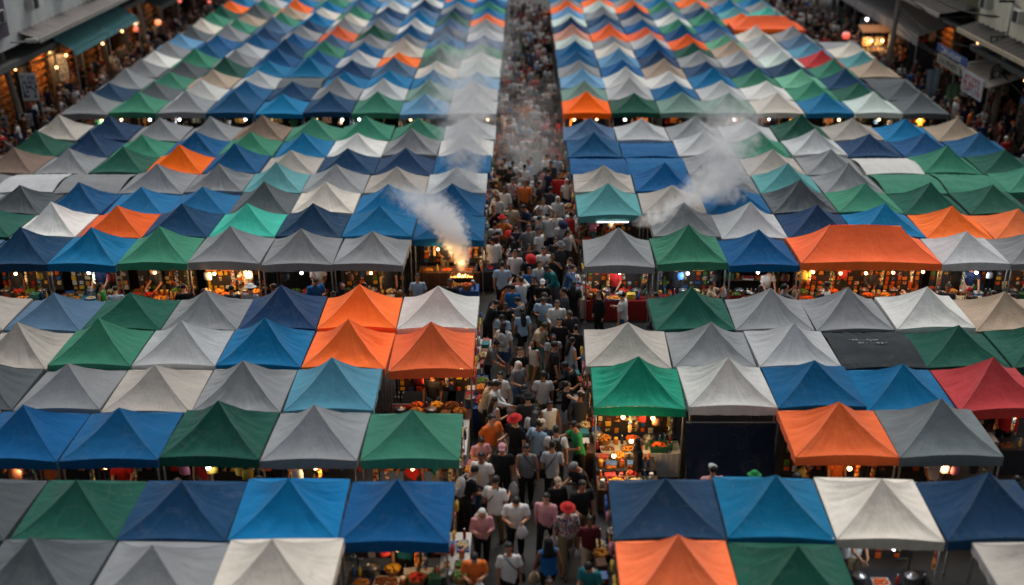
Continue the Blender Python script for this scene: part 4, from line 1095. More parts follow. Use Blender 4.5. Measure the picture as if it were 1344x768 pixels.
def finish_item_labels():
    """several alike along one table are told apart by their order from its left end"""
    g = {}
    for it in ITEMS: g.setdefault((it[2], it[3], it[4].name), []).append(it)
    for (d, where, sn), its in g.items():
        its.sort(key=lambda it: (it[4].M.inverted() @ it[0].location).x)
        for i, (t, kind, _, _, _) in enumerate(its):
            n = len(its)
            pre = '' if n == 1 else ('left one, ' if i == 0 and n < 4 else 'right one, ' if i == n-1 and n < 4 else 'middle one, ' if n == 3 else ORD[i]+' from left, ')
            tag(t, f"{d}, {pre}{where}, {sn}", CATG[kind], GR[kind])
def table(fr, w, y, c, cat_where, rg, z=1.0):
    t = empty('folding_table', fr.at(0, y, 0), fr.rz, (1, 1, z))
    obj('table_top', M_['top'], WOOD, t, None, None, (w, 1, 1)); obj('table_cloth', M_['skirt'], fc(c), t, None, None, (w, 1, 1))
    for a in (-1, 1):
        for b in (-1, 1): obj('leg', M_['tleg'], DARKM, t, (a*(w/2-.05), b*.26, 0))
    tag(t, f"folding table under {c} cloth, {cat_where}, {fr.name}", 'table', 'stall tables')
def rack(fr, w, y, where, z0=.95):
    t = empty('display_rack', fr.at(0, y, 0), fr.rz)
    obj('rack_frame', M_['rackframe'], DARKM, t, None, None, (w, 1, 1))
    for z in (z0, z0+.42): obj('shelf', M_['shelf'], WOOD, t, (0, 0, z), None, (w, 1, 1))
    tag(t, f"metal display rack with wooden shelves, {where}, {fr.name}", 'rack', 'display racks')
ONT = ['snack_tray', 'snack_tray', 'snack_tray', 'fruit_crate', 'basket', 'carton', 'cloth_stack', 'jar', 'jar', 'bottle', 'bottle', 'cooking_pot']
HANG = ['hanging_bag', 'packet_strip', 'packet_strip', 'packet_strip', 'hanging_bag', 'packet_strip', 'hanging_shirt']
WIDTH = {'snack_tray': .50, 'fruit_crate': .46, 'basket': .38, 'carton': .32, 'cloth_stack': .33, 'jar': .16, 'bottle': .11, 'cooking_pot': .40}
def line_up(fr, w, y, z, where, rg, kinds, fillf=1.0, colours=None):
    x = -w/2
    while x < w/2-.12:
        k = rg.choice(kinds); wd = WIDTH[k]
        if x+wd > w/2: k = 'bottle'; wd = .12
        if rg.random() < fillf: put(fr, k, x+wd/2, y+rg.uniform(-.02, .02), z, where, rg, rg.choice(colours) if colours and k in ('snack_tray', 'fruit_crate', 'basket') else None, rz=R(rg.uniform(-8, 8)))
        x += wd+.02
VEND = []
bm = B(); box(bm, (0, 0, 0), (.15, .05, .15)); bevel(bm, .015); PKT = done(bm, 'packet')
bm = B(); box(bm, (0, 0, 1.22), (1, .03, 1.15)); DWALL = done(bm, 'pegboard')
def display_wall(fr, w, y, rg, cols_=None, n=(9, 6)):
    t = empty('packet_display', fr.at(0, y, 0), fr.rz)
    obj('pegboard', DWALL, paint('fibre_dark', rgb(58,52,48), .8), t, None, None, (w, 1, 1))
    for s in (-1, 1): obj('post', M_['tleg'], DARKM, t, (s*(w/2-.02), .03, 0), None, (1, 1, 2.5))
    cols_ = cols_ or list(FOOD)
    for i in range(n[0]):
        for j in range(n[1]):
            if rg.random() < .78:
                m = fm(rg.choice(cols_)) if rg.random() < .62 else rg.choice([PATT(0), PATT(1), PATT(2), PATT(3), fc('white'), fc('blue'), fc('dark')])
                obj('packet', PKT, m, t, (-w/2+w*(i+.5)/n[0]+rg.uniform(-.02, .02), -.045, .74+.17*j+rg.uniform(-.02, .02)), (0, rg.uniform(-.1, .1), 0), (rg.uniform(.6, 1.1), 1, rg.uniform(.6, 1.1)))
    tag(t, f"pegboard wall of small packets, {fr.name}", 'packet display', 'packet displays in stalls')
def stall(fr, w, rg, light='warm', watts=40, rows=2, shelf=True, hang=4, boards=2, clothc=None, kinds=ONT, vendor=True, bulbs=1, fillf=.95, depth0=.42, colours=None, wall=True):
    clothc = clothc or rg.choice(['red', 'dark', 'dark', 'blue', 'brown', 'brown', 'dark', 'teal'])
    table(fr, w-.2, depth0, clothc, 'front', rg)
    line_up(fr, w-.3, depth0-.13, .748, 'table front', rg, kinds, fillf, colours)
    if rows > 1: line_up(fr, w-.3, depth0+.16, .748, 'table rear', rg, ['jar', 'bottle', 'carton', 'cooking_pot', 'basket'], fillf)
    if shelf and not wall:
        rack(fr, w-.3, 1.55, 'back')
        line_up(fr, w-.4, 1.50, .965, 'lower shelf', rg, ['carton', 'cloth_stack', 'jar', 'basket', 'fruit_crate', 'snack_tray'], fillf)
        line_up(fr, w-.4, 1.50, 1.385, 'upper shelf', rg, ['carton', 'cloth_stack', 'jar', 'basket', 'bottle'], fillf)
    if wall: display_wall(fr, w-.3, 1.30 if shelf else 1.7, rg, colours, (int((w-.3)/.2), 6))
    for i in range(boards):
        x = (-.5+(i+.5)/boards)*(w-.3)+rg.uniform(-.1, .1)
        put(fr, 'menu_board', x, 1.12+.03*i, 1.22 if not shelf else 1.36, 'back wall', rg, sc=1.0 if not shelf else .9, rz=R(rg.uniform(-4, 4)))
    for i in range(hang):
        x = rg.uniform(-.5, .5)*(w-.3)
        put(fr, rg.choice(HANG), x, .14+.09*i, 1.80, 'front rail', rg, sc=rg.uniform(.7, .95), rz=R(rg.uniform(-20, 20)))
    for i in range(bulbs):
        x = (-.5+(i+.5)/bulbs)*(w-.4)+rg.uniform(-.15, .15)
        put(fr, 'hanging_bulb', x, .10+rg.uniform(0, .1), 1.84+rg.uniform(-.05, .0), 'front eave', rg, light, light=watts)
    if vendor: VEND.append((fr, rg.uniform(-.3, .3)*(w-.4), 1.0))
SR = random.Random(77)
FL = lambda row: ROWD[row]-DEP[row[0]]/2
def tx(row, side, i): return front[(row, side)][i][:2]
# --- middle cross lane
spec = {('left', 0): dict(light='orange', watts=14, boards=1, hang=2, kinds=['bottle', 'jar', 'carton', 'snack_tray'], shelf=True),
 ('left', 1): dict(light='white', watts=4, boards=0, hang=1, shelf=False, fillf=.6, wall=False),
 ('left', 2): dict(light='warm', watts=36, boards=4, hang=4, shelf=True, colours=['golden', 'orange', 'yellow'], bulbs=2, rows=2),
 ('left', 3): dict(light='orange', watts=20, boards=0, hang=2, clothc='red'), ('left', 4): dict(light='white', watts=14, boards=1, hang=2, colours=['golden', 'cream', 'yellow']),
 ('left', 5): dict(light='warm', watts=16, boards=1, hang=3), ('left', 6): dict(light='warm', watts=10, boards=1, hang=1),
 ('right', 0): dict(light='white', watts=22, boards=1, hang=3, rows=2), ('right', 1): dict(light='white', watts=22, boards=2, hang=3, colours=['red', 'orange', 'green']),
 ('right', 2): dict(light='white', watts=10, boards=1, hang=1, shelf=True, wall=False), ('right', 3): dict(light='warm', watts=13, boards=6, hang=6, bulbs=5, rows=2, colours=['golden', 'orange', 'brown']),
 ('right', 4): dict(light='white', watts=18, boards=1, hang=3), ('right', 5): dict(light='warm', watts=14, boards=1, hang=2)}
for side in ('left', 'right'):
    for (x, w, c, i) in front[('C1', side)]:
        stall(Frame(x, FL('C1'), 0, f"{ORD[i]} {side} stall, middle lane"), w, SR, **spec.get((side, i), {}))
# --- far cross lane: only lamps, hanging goods and boards show
for side in ('left', 'right'):
    for (x, w, c, i) in front[('D1', side)]:
        fr = Frame(x, FL('D1'), 0, f"{ORD[i]} {side} stall, far lane")
        for b in range(SR.choice([1, 1, 2])):
            put(fr, 'hanging_bulb', SR.uniform(-.8, .8), .10, 1.82, 'front eave', SR, SR.choice(['warm', 'warm', 'warm', 'white']), light=16 if b == 0 else 0, sc=SR.uniform(.8, 1.2))
        put(fr, 'menu_board', SR.uniform(-.5, .5), 1.1, 1.30, 'back wall', SR)
        for b in range(2): put(fr, SR.choice(HANG), SR.uniform(-.9, .9), .2+.1*b, 1.80, 'front rail', SR, sc=.8)
        table(fr, w-.3, .45, SR.choice(['red', 'dark', 'white', 'brown']), 'front', SR)
        for b in range(2): put(fr, 'snack_tray', -.4+.8*b, .4, .748, 'table front', SR, SR.choice(['golden', 'orange']))
# --- near cross lane
for side, n in (('left', 5), ('right', 2)):
    for (x, w, c, i) in front[('B1', side)][:n]:
        fr = Frame(x, FL('B1'), 0, f"{ORD[i]} {side} stall, near lane")
        wt = {('left', 0): 24, ('left', 1): 50, ('left', 2): 6, ('left', 3): 6}.get((side, i), 12)
        stall(fr, w, SR, 'warm' if i in (0, 1, 3) else 'white', wt*.7, 1, False, 4 if i < 3 else 2, 2 if i in (0, 1) else 0, bulbs=1)
# --- stalls opening onto gaps in the rows
fr = Frame(tx('A2', 'left', 0)[0], FL('A2'), 0, "nearest left stall"); stall(fr, 2.3, SR, 'warm', 11, 2, True, 3, 2, clothc='dark', colours=['red', 'orange', 'golden', 'brown'], bulbs=1)
fr = Frame(tx('A2', 'right', 2)[0], FL('A2'), 0, "nearest right stall"); stall(fr, 2.3, SR, 'white', 14, 1, True, 2, 2, clothc='dark', colours=['red', 'orange'], bulbs=1)
fr = Frame(tx('B3', 'left', 0)[0], FL('B3'), 0, "stall under the walkway orange canopy")
stall(fr, 2.3, SR, 'warm', 14, 2, True, 3, 3, clothc='brown', colours=['yellow', 'golden', 'orange'], vendor=False, depth0=-.1)
VEND.append((fr, .0, .55))
co = empty('cooler', fr.at(-.75, .25, .0), 0, (1.0, 1.0, 1.7)); obj('cooler_body', M_['cooler'], PLAST('red'), co); obj('lid', M_['coolerlid'], PLAST('red'), co); obj('handle', M_['coolerh'], PLAST('white'), co); tag(co, 'tall red cooler box under the orange canopy beside the walkway', 'cooler')
fr2 = Frame(front[('B3', 'left')][0][0]+.72, FL('B3')-1.3, R(90), "side table by orange canopy")
table(fr2, 1.7, .0, 'white', 'walkway edge', SR); line_up(fr2, 1.6, -.13, .748, 'table front', SR, ['snack_tray', 'carton', 'jar'], 1, ['yellow', 'golden', 'cream']); line_up(fr2, 1.6, .15, .748, 'table rear', SR, ['carton', 'bottle', 'jar'], 1)
fr = Frame(tx('B2', 'right', 0)[0], FL('B2'), 0, "glowing stall under the emerald canopy")
stall(fr, 2.3, SR, 'warm', 14, 2, True, 5, 3, clothc='white', colours=['golden', 'orange', 'cream', 'yellow', 'brown'], bulbs=2, vendor=False)
for q, (yy, zs) in enumerate(((-.35, 1.0), (-1.05, .88))):
    f2 = Frame(fr.at(-.35, yy, 0).x, fr.at(0, yy, 0).y, 0, f"{['upper', 'lower'][q]} step of the glowing stall")
    table(f2, 1.45, 0, ['dark', 'brown'][q], 'before emerald canopy', SR, zs)
    line_up(f2, 1.4, -.14, .748*zs, 'table front', SR, ['snack_tray', 'basket', 'carton', 'jar', 'fruit_crate'], 1, ['golden', 'orange', 'yellow', 'cream'])
    line_up(f2, 1.4, .15, .748*zs, 'table rear', SR, ['carton', 'jar', 'bottle', 'basket'], 1, ['golden', 'orange', 'red'])
put(fr, 'hanging_bulb', -.25, -.5, 1.55, 'over the steps', SR, 'warm', light=16); put(fr, 'hanging_bulb', -.7, -1.0, 1.45, 'over the steps', SR, 'warm', light=12)
fr = Frame(tx('B2', 'right', 4)[0]+.35, FL('B2')+.15, 0, 'stall under the red canopy'); stall(fr, 1.5, SR, 'warm', 5, 1, True, 2, 1, clothc='dark', bulbs=1, vendor=True)
# --- grill stall on the left, noodle stall on the right of the middle lane
fr = Frame(tx('C2', 'left', 0)[0], FL('C2'), 0, "grill stall")
stall(fr, 2.3, SR, 'warm', 30, 1, True, 3, 2, clothc='brown', colours=['golden', 'orange'], vendor=True)
f2 = Frame(fr.at(.55, 0, 0).x, fr.at(0, -1.15, 0).y, 0, "table before the grill stall")
table(f2, 1.0, 0, 'blue', 'beside the walkway', SR); line_up(f2, .95, -.14, .748, 'table front', SR, ['snack_tray', 'basket', 'carton'], 1, ['golden', 'orange']); line_up(f2, .95, .15, .748, 'table rear', SR, ['snack_tray', 'carton', 'jar'], 1, ['golden', 'yellow'])
put(fr, 'hanging_bulb', -.35, -.1, 1.78, 'over the grill', SR, 'warm', light=10)
GP = fr.at(.45, -.45, 0)
g = empty('charcoal_grill', GP)
bm = openbox(.8, .4, .22, .015); M1 = done(bm, 'fire_box'); obj('fire_box', M1, DARKM, g, (0, 0, .66))
bm = B()
for k in range(17): cone(bm, (-.38+.0475*k, -.19, .885), (-.38+.0475*k, .19, .885), .005, .005, 5)
obj('grate', done(bm, 'grate'), STEEL, g)
obj('embers', done(lumps(60, .38, .18, .80, .02, .03, 3), 'embers'), glow('embers', (1, .25, .04, 1), 5), g)
for a in (-1, 1):
    for b in (-1, 1): obj('leg', M_['tleg'], DARKM, g, (a*.36, b*.17, 0), None, (1, 1, .93))
bm = B(); rg = random.Random(3)
for k in range(6):
    x, y = rg.uniform(-.12, .12), rg.uniform(-.1, .1); h = rg.uniform(.06, .13)
    tube(bm, [(x, y, .84), (x+.02, y, .84+h*.4), (x+rg.uniform(-.03, .03), y, .84+h*.75), (x+rg.uniform(-.05, .05), y, .84+h)], [.03, .034, .02, .004], 7)
obj('flame', done(bm, 'flame', True), glow('flame', (1, .6, .22, 1), 4), g)
tag(g, 'charcoal grill with open flames beside the walkway, smoke rising', 'grill')
lamp_light(g, (1, .5, .16), 9, 1.35)
bm = B()
for k in range(8):
    x = -.34+.085*k; cone(bm, (x, -.24, .90), (x, .2, .90), .004, .004, 5)
    for q in range(4): ball(bm, (x, -.08+.075*q, .905), (.022, .034, .02), 1, 1)
sk = obj('skewers', done(bm, 'skewers', True), [WOOD, fm('brown')], None, GP); tag(sk, 'rows of meat skewers lying on the charcoal grill', 'skewers', kind='stuff')
fr = Frame(tx('C3', 'right', 0)[0], FL('C3'), 0, "stall under the teal canopy")
stall(fr, 2.2, SR, 'warm', 20, 2, False, 2, 2, clothc='dark', colours=['orange', 'cream', 'golden'])
tl = empty('tube_lamp', fr.at(.1, -.05, 1.80)); bm = B(); cone(bm, (-.55, 0, 0), (.55, 0, 0), .022, .022, 10); obj('tube', done(bm, 'tube'), glow('tube_white', (.9, .96, 1, 1), 7), tl)
bm = B(); box(bm, (0, 0, .035), (1.2, .06, .03)); box(bm, (-.58, 0, .01), (.03, .05, .05)); box(bm, (.58, 0, .01), (.03, .05, .05)); obj('fitting', done(bm, 'fitting'), FOAM, tl); tag(tl, 'white fluorescent tube lamp under the teal canopy', 'lamp')
# --- tables along both edges of the walkway
EDGE = {'left': {'A2': 1, 'B1': 1, 'B3': 1, 'B4': 1, 'C2': 1, 'C3': 1, 'C4': 1, 'C5': 1, 'C6': 1, 'C7': 1}, 'right': {'A1': 1, 'A2': 1, 'B2': 1, 'B3': 1, 'C1': 1, 'C3': 1, 'C4': 1, 'C5': 1, 'C6': 1, 'C7': 1}}
for side in EDGE:
    for row in EDGE[side]:
        x, w = tx(row, side, 0); sg = 1 if side == 'left' else -1
        ex = x+sg*w/2
        k = int(row[1:])
        fr = Frame(ex, ROWD[row], R(90)*sg, f"{side} walkway stall, {ORD[k-1]} row, {BLOCK[row[0]]} block")
        table(fr, 1.9, -.02, SR.choice(['dark', 'dark', 'blue', 'brown', 'white']), 'walkway edge', SR)
        line_up(fr, 1.85, -.17, .748, 'table front', SR, ['snack_tray', 'basket', 'carton', 'jar', 'cloth_stack', 'bottle'], .95, ['golden', 'cream', 'cream', 'brown', 'green', 'red'])
        line_up(fr, 1.85, .12, .748, 'table rear', SR, ['carton', 'bottle', 'jar', 'cooking_pot'], .8)
        for q in range(4): put(fr, SR.choice(['packet_strip', 'hanging_bag', 'hanging_bag', 'hanging_shirt']), -.85+.55*q+SR.uniform(-.1, .1), -.03, 1.78, 'eave rail', SR, SR.choice(['white', 'white', 'brown', 'dark', None]) if False else None, sc=SR.uniform(.6, .85))
        if row[0] in 'BC' and row != 'C3': put(fr, 'hanging_bulb', SR.uniform(-.3, .3), .35, 1.62, 'eave', SR, 'warm', light=4)
        if SR.random() < .7: VEND.append((fr, SR.uniform(-.5, .5), .65))
# --- navy tarpaulin screen, brown panel, black roof marks
x1, w1 = tx('B2', 'right', 1)
bm = B(); n = 30; g_ = []
for i in range(n+1):
    row = []
    for j in range(13):
        u, v = i/n, j/12
        row.append(bm.verts.new((-1.08+2.16*u, .09*math.sin(u*14+math.sin(v*3))*v*(.3+v)-.55*v*v+.10*noise.noise(Vector((u*6, v*2.2, 1)))*v+.03*noise.noise(Vector((u*16, v*5, 2))), 1.66-1.35*v-.05*math.sin(math.pi*u)*(1-v))))
    g_.append(row)
for i in range(n):
    for j in range(12): bm.faces.new((g_[i][j], g_[i][j+1], g_[i+1][j+1], g_[i+1][j]))
tp = empty('tarpaulin_screen', (x1, FL('B2')+.02, 0)); obj('sheet', done(bm, 'sheet', True), cloth('screen', rgb(26,36,58)), tp)
bm = B(); cone(bm, (-1.1, .02, 1.68), (1.1, .02, 1.68), .018, .018, 8); obj('rail', done(bm, 'rail'), STEEL, tp); tag(tp, 'dark navy tarpaulin hung as a screen under the white canopy', 'tarpaulin')
xr, wr = tx('B2', 'right', 4)
pn = empty('brown_cabinet', (xr-.75, FL('B2')-.35, 0)); bm = B(); box(bm, (0, 0, .75), (.95, .45, 1.5)); bevel(bm, .01); obj('cabinet_body', done(bm, 'cabinet_body'), paint('fibreboard', rgb(122,108,94), .8), pn)
bm = B(); box(bm, (0, -.232, .75), (.88, .012, 1.36)); obj('door', done(bm, 'door'), paint('fibreboard', rgb(122,108,94)), pn); tag(pn, 'brown cabinet standing under the red canopy', 'cabinet')
xb, wb = tx('B3', 'right', 3)
bm = B(); rg = random.Random(8)
for r_, (n_, xo) in enumerate(((9, -.55), (8, -.32))):
    xx = xo
    for k in range(n_):
        wd = rg.uniform(.05, .09); hh = rg.uniform(.05, .10)
        for s in range(rg.choice([1, 2, 2])): box(bm, (xx+rg.uniform(0, .03), .42-.20*r_+rg.uniform(-.02, .02), .012), (rg.choice([.014, wd]), rg.choice([hh, .016]), .006))
        xx += wd+.03
for v in bm.verts:
    u, q = v.co.x/(TW/2), v.co.y/(TD/2); v.co.z += EAVE+.10*(1-abs(q)**1.6)*.8-.07*(1-u*u)*(1-q*q)+.045
let = obj('lettering', done(bm, 'lettering'), paint('faded_white', rgb(118,124,124), .8)); 
for o in list(col.objects):
    if o.get('label', '').startswith('black flat tarpaulin') : let.parent = o
# --- vendors behind the counters
for k, (fr, x, y) in enumerate(VEND):
    st = rnd_style(SR, 0); p = fr.at(x, y, 0)
    person(p.x, p.y, math.degrees(fr.rz)+SR.uniform(-25, 25), SR.choice(['browse', 'carry', 'reach', 'stand', 'browse']), SR.choice(['black', 'orange', 'red', 'white', 'charcoal', 'navy', 'teal', 'olive', 'pink']), st['sleeve'], 'trousers', st['botc'], st['hair'], st['hairc'], st['scale'], st['skin'], full=p.y < 34)
    people[-1]['label'] = f"vendor in {tone(people[-1]['top'])} {TWD[people[-1]['sleeve']].split()[-1]}, {HWD[people[-1]['hair']].format(c=tone(people[-1]['hairc']))}, {fr.name}" if False else None
    people[-1]['place'] = None; people[-1]['stall'] = fr.name
finish_item_labels()
# ------------------------------------------------------------------ side streets: shophouses, awnings, poles, cables, signs
def plaster(n, c): return paint('plaster_'+n, rgb(*c), .85, var=.42, scale=1.3)
def stuffbox(name, parent, c, s, mat, bev=0.0, rz=0.0):
    bm = B(); box(bm, (0, 0, 0), s)
    if bev: bevel(bm, bev)
    return obj(name, done(bm, name), mat, parent, c, (0, 0, rz))
def slab_between(name, parent, a, b, t, mat, x2=None):
    pass
def corrugated(x0, h0, x1, h1, d0, d1, name, n=60, amp=.035, t=.02):
    """sheet sloping from (x0,h0) at the back to (x1,h1) at the street, running from d0 to d1"""
    bm = B(); pr = None
    m = int((d1-d0)*n/10)
    for k in range(m+1):
        y = d0+(d1-d0)*k/m; z = amp*math.sin(k*math.pi*.5)
        vs = [bm.verts.new((x0, y, h0+z)), bm.verts.new(((x0+x1)/2, y, (h0+h1)/2+z)), bm.verts.new((x1, y, h1+z))]
        if pr:
            for i in range(2): bm.faces.new((pr[i], pr[i+1], vs[i+1], vs[i]))
        pr = vs
    me = done(bm, name, True)
    return me
def shophouse(name, label, X, sg, d0, d1, wallm, h1=3.5, top=10.0, fasc=1.0, roofm=None, pillars=(), wins=(), shops=(), fasciam=None, roof=True, eave0=None):
    """X: street face of the upper floors; sg: +1 when the street lies to its right (left side of the market)"""
    b = empty(name, (X, (d0+d1)/2, 0)); cy = (d0+d1)/2; L_ = d1-d0
    o = lambda n, c, s, m, bev=0.0: stuffbox(n, b, (c[0]*-sg, c[1]-cy, c[2]), s, m, bev)     # x counted into the building
    o('upper_wall', (4, cy, (h1+top)/2+.6), (8, L_, top-h1-1.2), wallm)
    o('floor_slab', (3.9, cy, h1+.45), (8.2, L_+.06, .28), plaster('slab', (96,96,94)))
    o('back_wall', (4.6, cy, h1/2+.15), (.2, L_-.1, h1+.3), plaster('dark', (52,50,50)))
    n = max(2, round(L_/4.2))
    for k in range(n+1):
        y = d0+.2+(L_-.4)*k/n
        o('column', (1.45, y, (h1+.3)/2), (.34, .34, h1+.3), plaster('column', (120,116,110)), .02)
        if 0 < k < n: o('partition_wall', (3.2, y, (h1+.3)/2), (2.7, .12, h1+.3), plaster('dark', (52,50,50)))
    if roof:
        e0 = (eave0 if eave0 is not None else d0)
        me = corrugated(-.02*sg, h1+1.78, fasc*sg, h1+1.45, e0-cy, d1-cy, 'eave_roof'); obj('eave_roof', me, roofm or paint('zinc', rgb(118,112,110), .7, .2, .5, 1.5), b)
        o('fascia', (-fasc-.03, (e0+d1)/2, h1+1.36), (.06, d1-e0, .22), fasciam or plaster('fascia', (160,156,148)))
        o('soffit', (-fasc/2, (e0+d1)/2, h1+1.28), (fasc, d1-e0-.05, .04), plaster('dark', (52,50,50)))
    for (y, m) in pillars: o('pillar', (-.14, y, (h1+top)/2+.95), (.30, 1.3, top-h1-1.9), m, .02)
    for (y, z, w, h) in wins:
        f = o('window', (-.03, y, z), (.10, w, h), plaster('frame', (150,150,146)))
        for s in (-1, 1): stuffbox('pane', f, (sg*.056, s*w*.24, 0), (.01, w*.42, h*.88), paint('window_glass', rgb(46,56,62), .15))
    for k in range(n):                      # parapet blocks and air conditioners break the wall
        y = d0+L_*(k+.5)/n
        a = o('air_conditioner', (-.22, y+.9, h1+2.9), (.36, .85, .6), plaster('acbox', (176,174,168)), .02)
        stuffbox('fan_grille', a, (sg*.186, 0, 0), (.015, .5, .5), DARKM)
    for (y, w, kind, watts) in shops:       # open shop fronts: shelves of goods under warm lamps
        sh = o('shop_shelves', (2.3, y, 1.5), (.45, w, 2.9), WOOD)
        for r_ in range(7):
            bm = B(); rg = random.Random(int(y*7)+r_)
            for q in range(int(w/.22)):
                box(bm, (0, -w/2+.12+.22*q, rg.uniform(.08, .15)), (.22, .18, rg.uniform(.16, .30)))
            bevel(bm, .01)
            obj('goods', done(bm, 'goods'), PATT(kind), sh, (sg*.30, 0, -1.35+.40*r_))
        l = bpy.data.objects.new('shop_light', bpy.data.lights.new('shop_light', 'POINT')); col.objects.link(l); l.data.energy = watts*.15; l.data.color = (1, .50, .17); l.data.shadow_soft_size = .15
        l.parent = b; l.location = (-sg*1.3, y-cy, 2.7)
        lb = obj('lamp', M_['bulb'], GO, b, (-sg*1.3, y-cy, 3.1))
    return tag(b, label, 'building')
PW_ = plaster('white', (206,208,206)); PG_ = plaster('greenish', (110,114,86)); PB_ = plaster('cream', (222,214,192)); PD_ = plaster('greyish', (86,86,86))  # wall tones: white, greenish, cream, dark grey
shophouse('shophouse', 'white walled shophouse with grey pillar and zinc eave above the teal awning', -25.0, 1, 50, 74, PW_, pillars=[(53.0, plaster('mauve', (92,82,94))), (66, plaster('mauve', (92,82,94)))], wins=[(51.2, 6.6, 1.2, 1.5), (57.5, 7.6, 1.6, 1.2), (62, 7.6, 1.6, 1.2)], shops=[(61.5, 2.6, 1, 150), (65.8, 3.2, 1, 260), (70, 3.4, 1, 220), (57, 2.4, 1, 70)], eave0=55.1)
shophouse('shophouse', 'dark grey shophouse on the left behind the paper lanterns', -25.4, 1, 74.3, 104, PD_, shops=[(77, 3, 1, 140), (82, 3, 2, 90), (88, 3, 3, 60)], wins=[(78, 7, 1.6, 1.3), (84, 7, 1.6, 1.3)])
shophouse('shophouse', 'dim shophouse in the left corner behind the tangle of cables', -26.5, 1, 30, 49.7, PD_, shops=[(47.2, 3, 1, 26), (42, 3, 2, 12)], roof=False)
shophouse('shophouse', 'cream walled building with drainpipes above the pale tarpaulin', 23.4, -1, 42, 58.2, PB_, h1=3.5, wins=[(46, 7.2, 1.4, 1.6), (50.5, 7.6, .9, 1.4)], shops=[(50, 3, 3, 24), (54.5, 3, 2, 24)], fasciam=plaster('fasciac', (184,168,146)), roofm=paint('old_tiles', rgb(62,58,54), .9, 0, .5, 3))
shophouse('shophouse', 'mossy green building behind the long grey awning', 24.6, -1, 59.5, 100, PG_, h1=3.6, fasc=2.0, shops=[(64, 3, 2, 30), (70, 3, 1, 90), (76, 3, 1, 60)], fasciam=plaster('fascia', (160,156,148)), roofm=paint('old_tiles', rgb(62,58,54), .9, 0, .5, 3), eave0=61.6)
def awning(name, label, xb, hb, xf, hf, d0, d1, c, drop=.28, posts=True, sag=.06):
    a = empty(name, ((xb+xf)/2, (d0+d1)/2, 0)); ox, oy = (xb+xf)/2, (d0+d1)/2
    bm = B(); nx, ny = 10, int((d1-d0)*2.5); g = []
    for i in range(nx+1):
        row = []
        for j in range(ny+1):
            u, v = i/nx, j/ny
            z = hb+(hf-hb)*u-sag*math.sin(math.pi*u)*(.6+.4*math.sin(v*(d1-d0)*1.3))+.03*noise.noise(Vector((u*3, v*(d1-d0)*.9, xb)))
            row.append(bm.verts.new((xb+(xf-xb)*u-ox, d0+(d1-d0)*v-oy, z)))
        g.append(row)
    for i in range(nx):
        for j in range(ny): bm.faces.new((g[i][j], g[i+1][j], g[i+1][j+1], g[i][j+1]))
    bmesh.ops.solidify(bm, geom=bm.faces[:], thickness=.015)
    obj('awning_sheet', done(bm, 'awning_sheet', True), c, a)
    bm = B(); pr = None
    for j in range(ny+1):
        v = j/ny; y = d0+(d1-d0)*v-oy
        vs = [bm.verts.new((xf-ox, y, hf)), bm.verts.new((xf-ox+.02*math.sin(y*5), y, hf-drop))]
        if pr: bm.faces.new((pr[0], pr[1], vs[1], vs[0]))
        pr = vs
    obj('valance', done(bm, 'valance', True), c, a)
    if posts:
        n = max(2, int((d1-d0)/4)+1)
        for k in range(n):
            y = d0+.1+(d1-d0-.2)*k/(n-1)-oy
            bm = B(); cone(bm, (xf-ox, y, 0), (xf-ox, y, hf-.02), .04, .04, 8); obj('post', done(bm, 'post'), STEEL, a)
            bm = B(); cone(bm, (xf-ox, y, hf-.03), (xb-ox, y, hb-.04), .025, .025, 6); obj('rafter', done(bm, 'rafter'), STEEL, a)
    return tag(a, label, 'awning', None)
awning('shop_awning', 'long teal awning sloping out from the white shophouse', -25.2, 4.45, -23.9, 3.6, 58.9, 69.4, cloth('awning_teal', rgb(84,142,148,1.2), dirt=.8), .30)
awning('shop_awning', 'dark grey awning over the far left shops', -26.6, 3.7, -24.6, 3.1, 76, 92, cloth('awning_dark', rgb(56,60,62)))
awning('shop_awning', 'long grey awning in front of the mossy green building', 25.4, 4.3, 22.6, 3.35, 64.4, 82, cloth('awning_grey', rgb(146,143,142)), .6)
awning('shop_awning', 'pale dusty tarpaulin stretched below the cream building', 25.0, 3.9, 22.3, 3.1, 52.8, 57.6, cloth('awning_pale', rgb(206,198,186)), .12)
awning('shop_awning', 'sagging blue awning beside the utility pole with cable tangle', 25.6, 3.7, 23.6, 2.75, 44, 52.2, cloth('awning_blue', rgb(84,136,166)), .2)
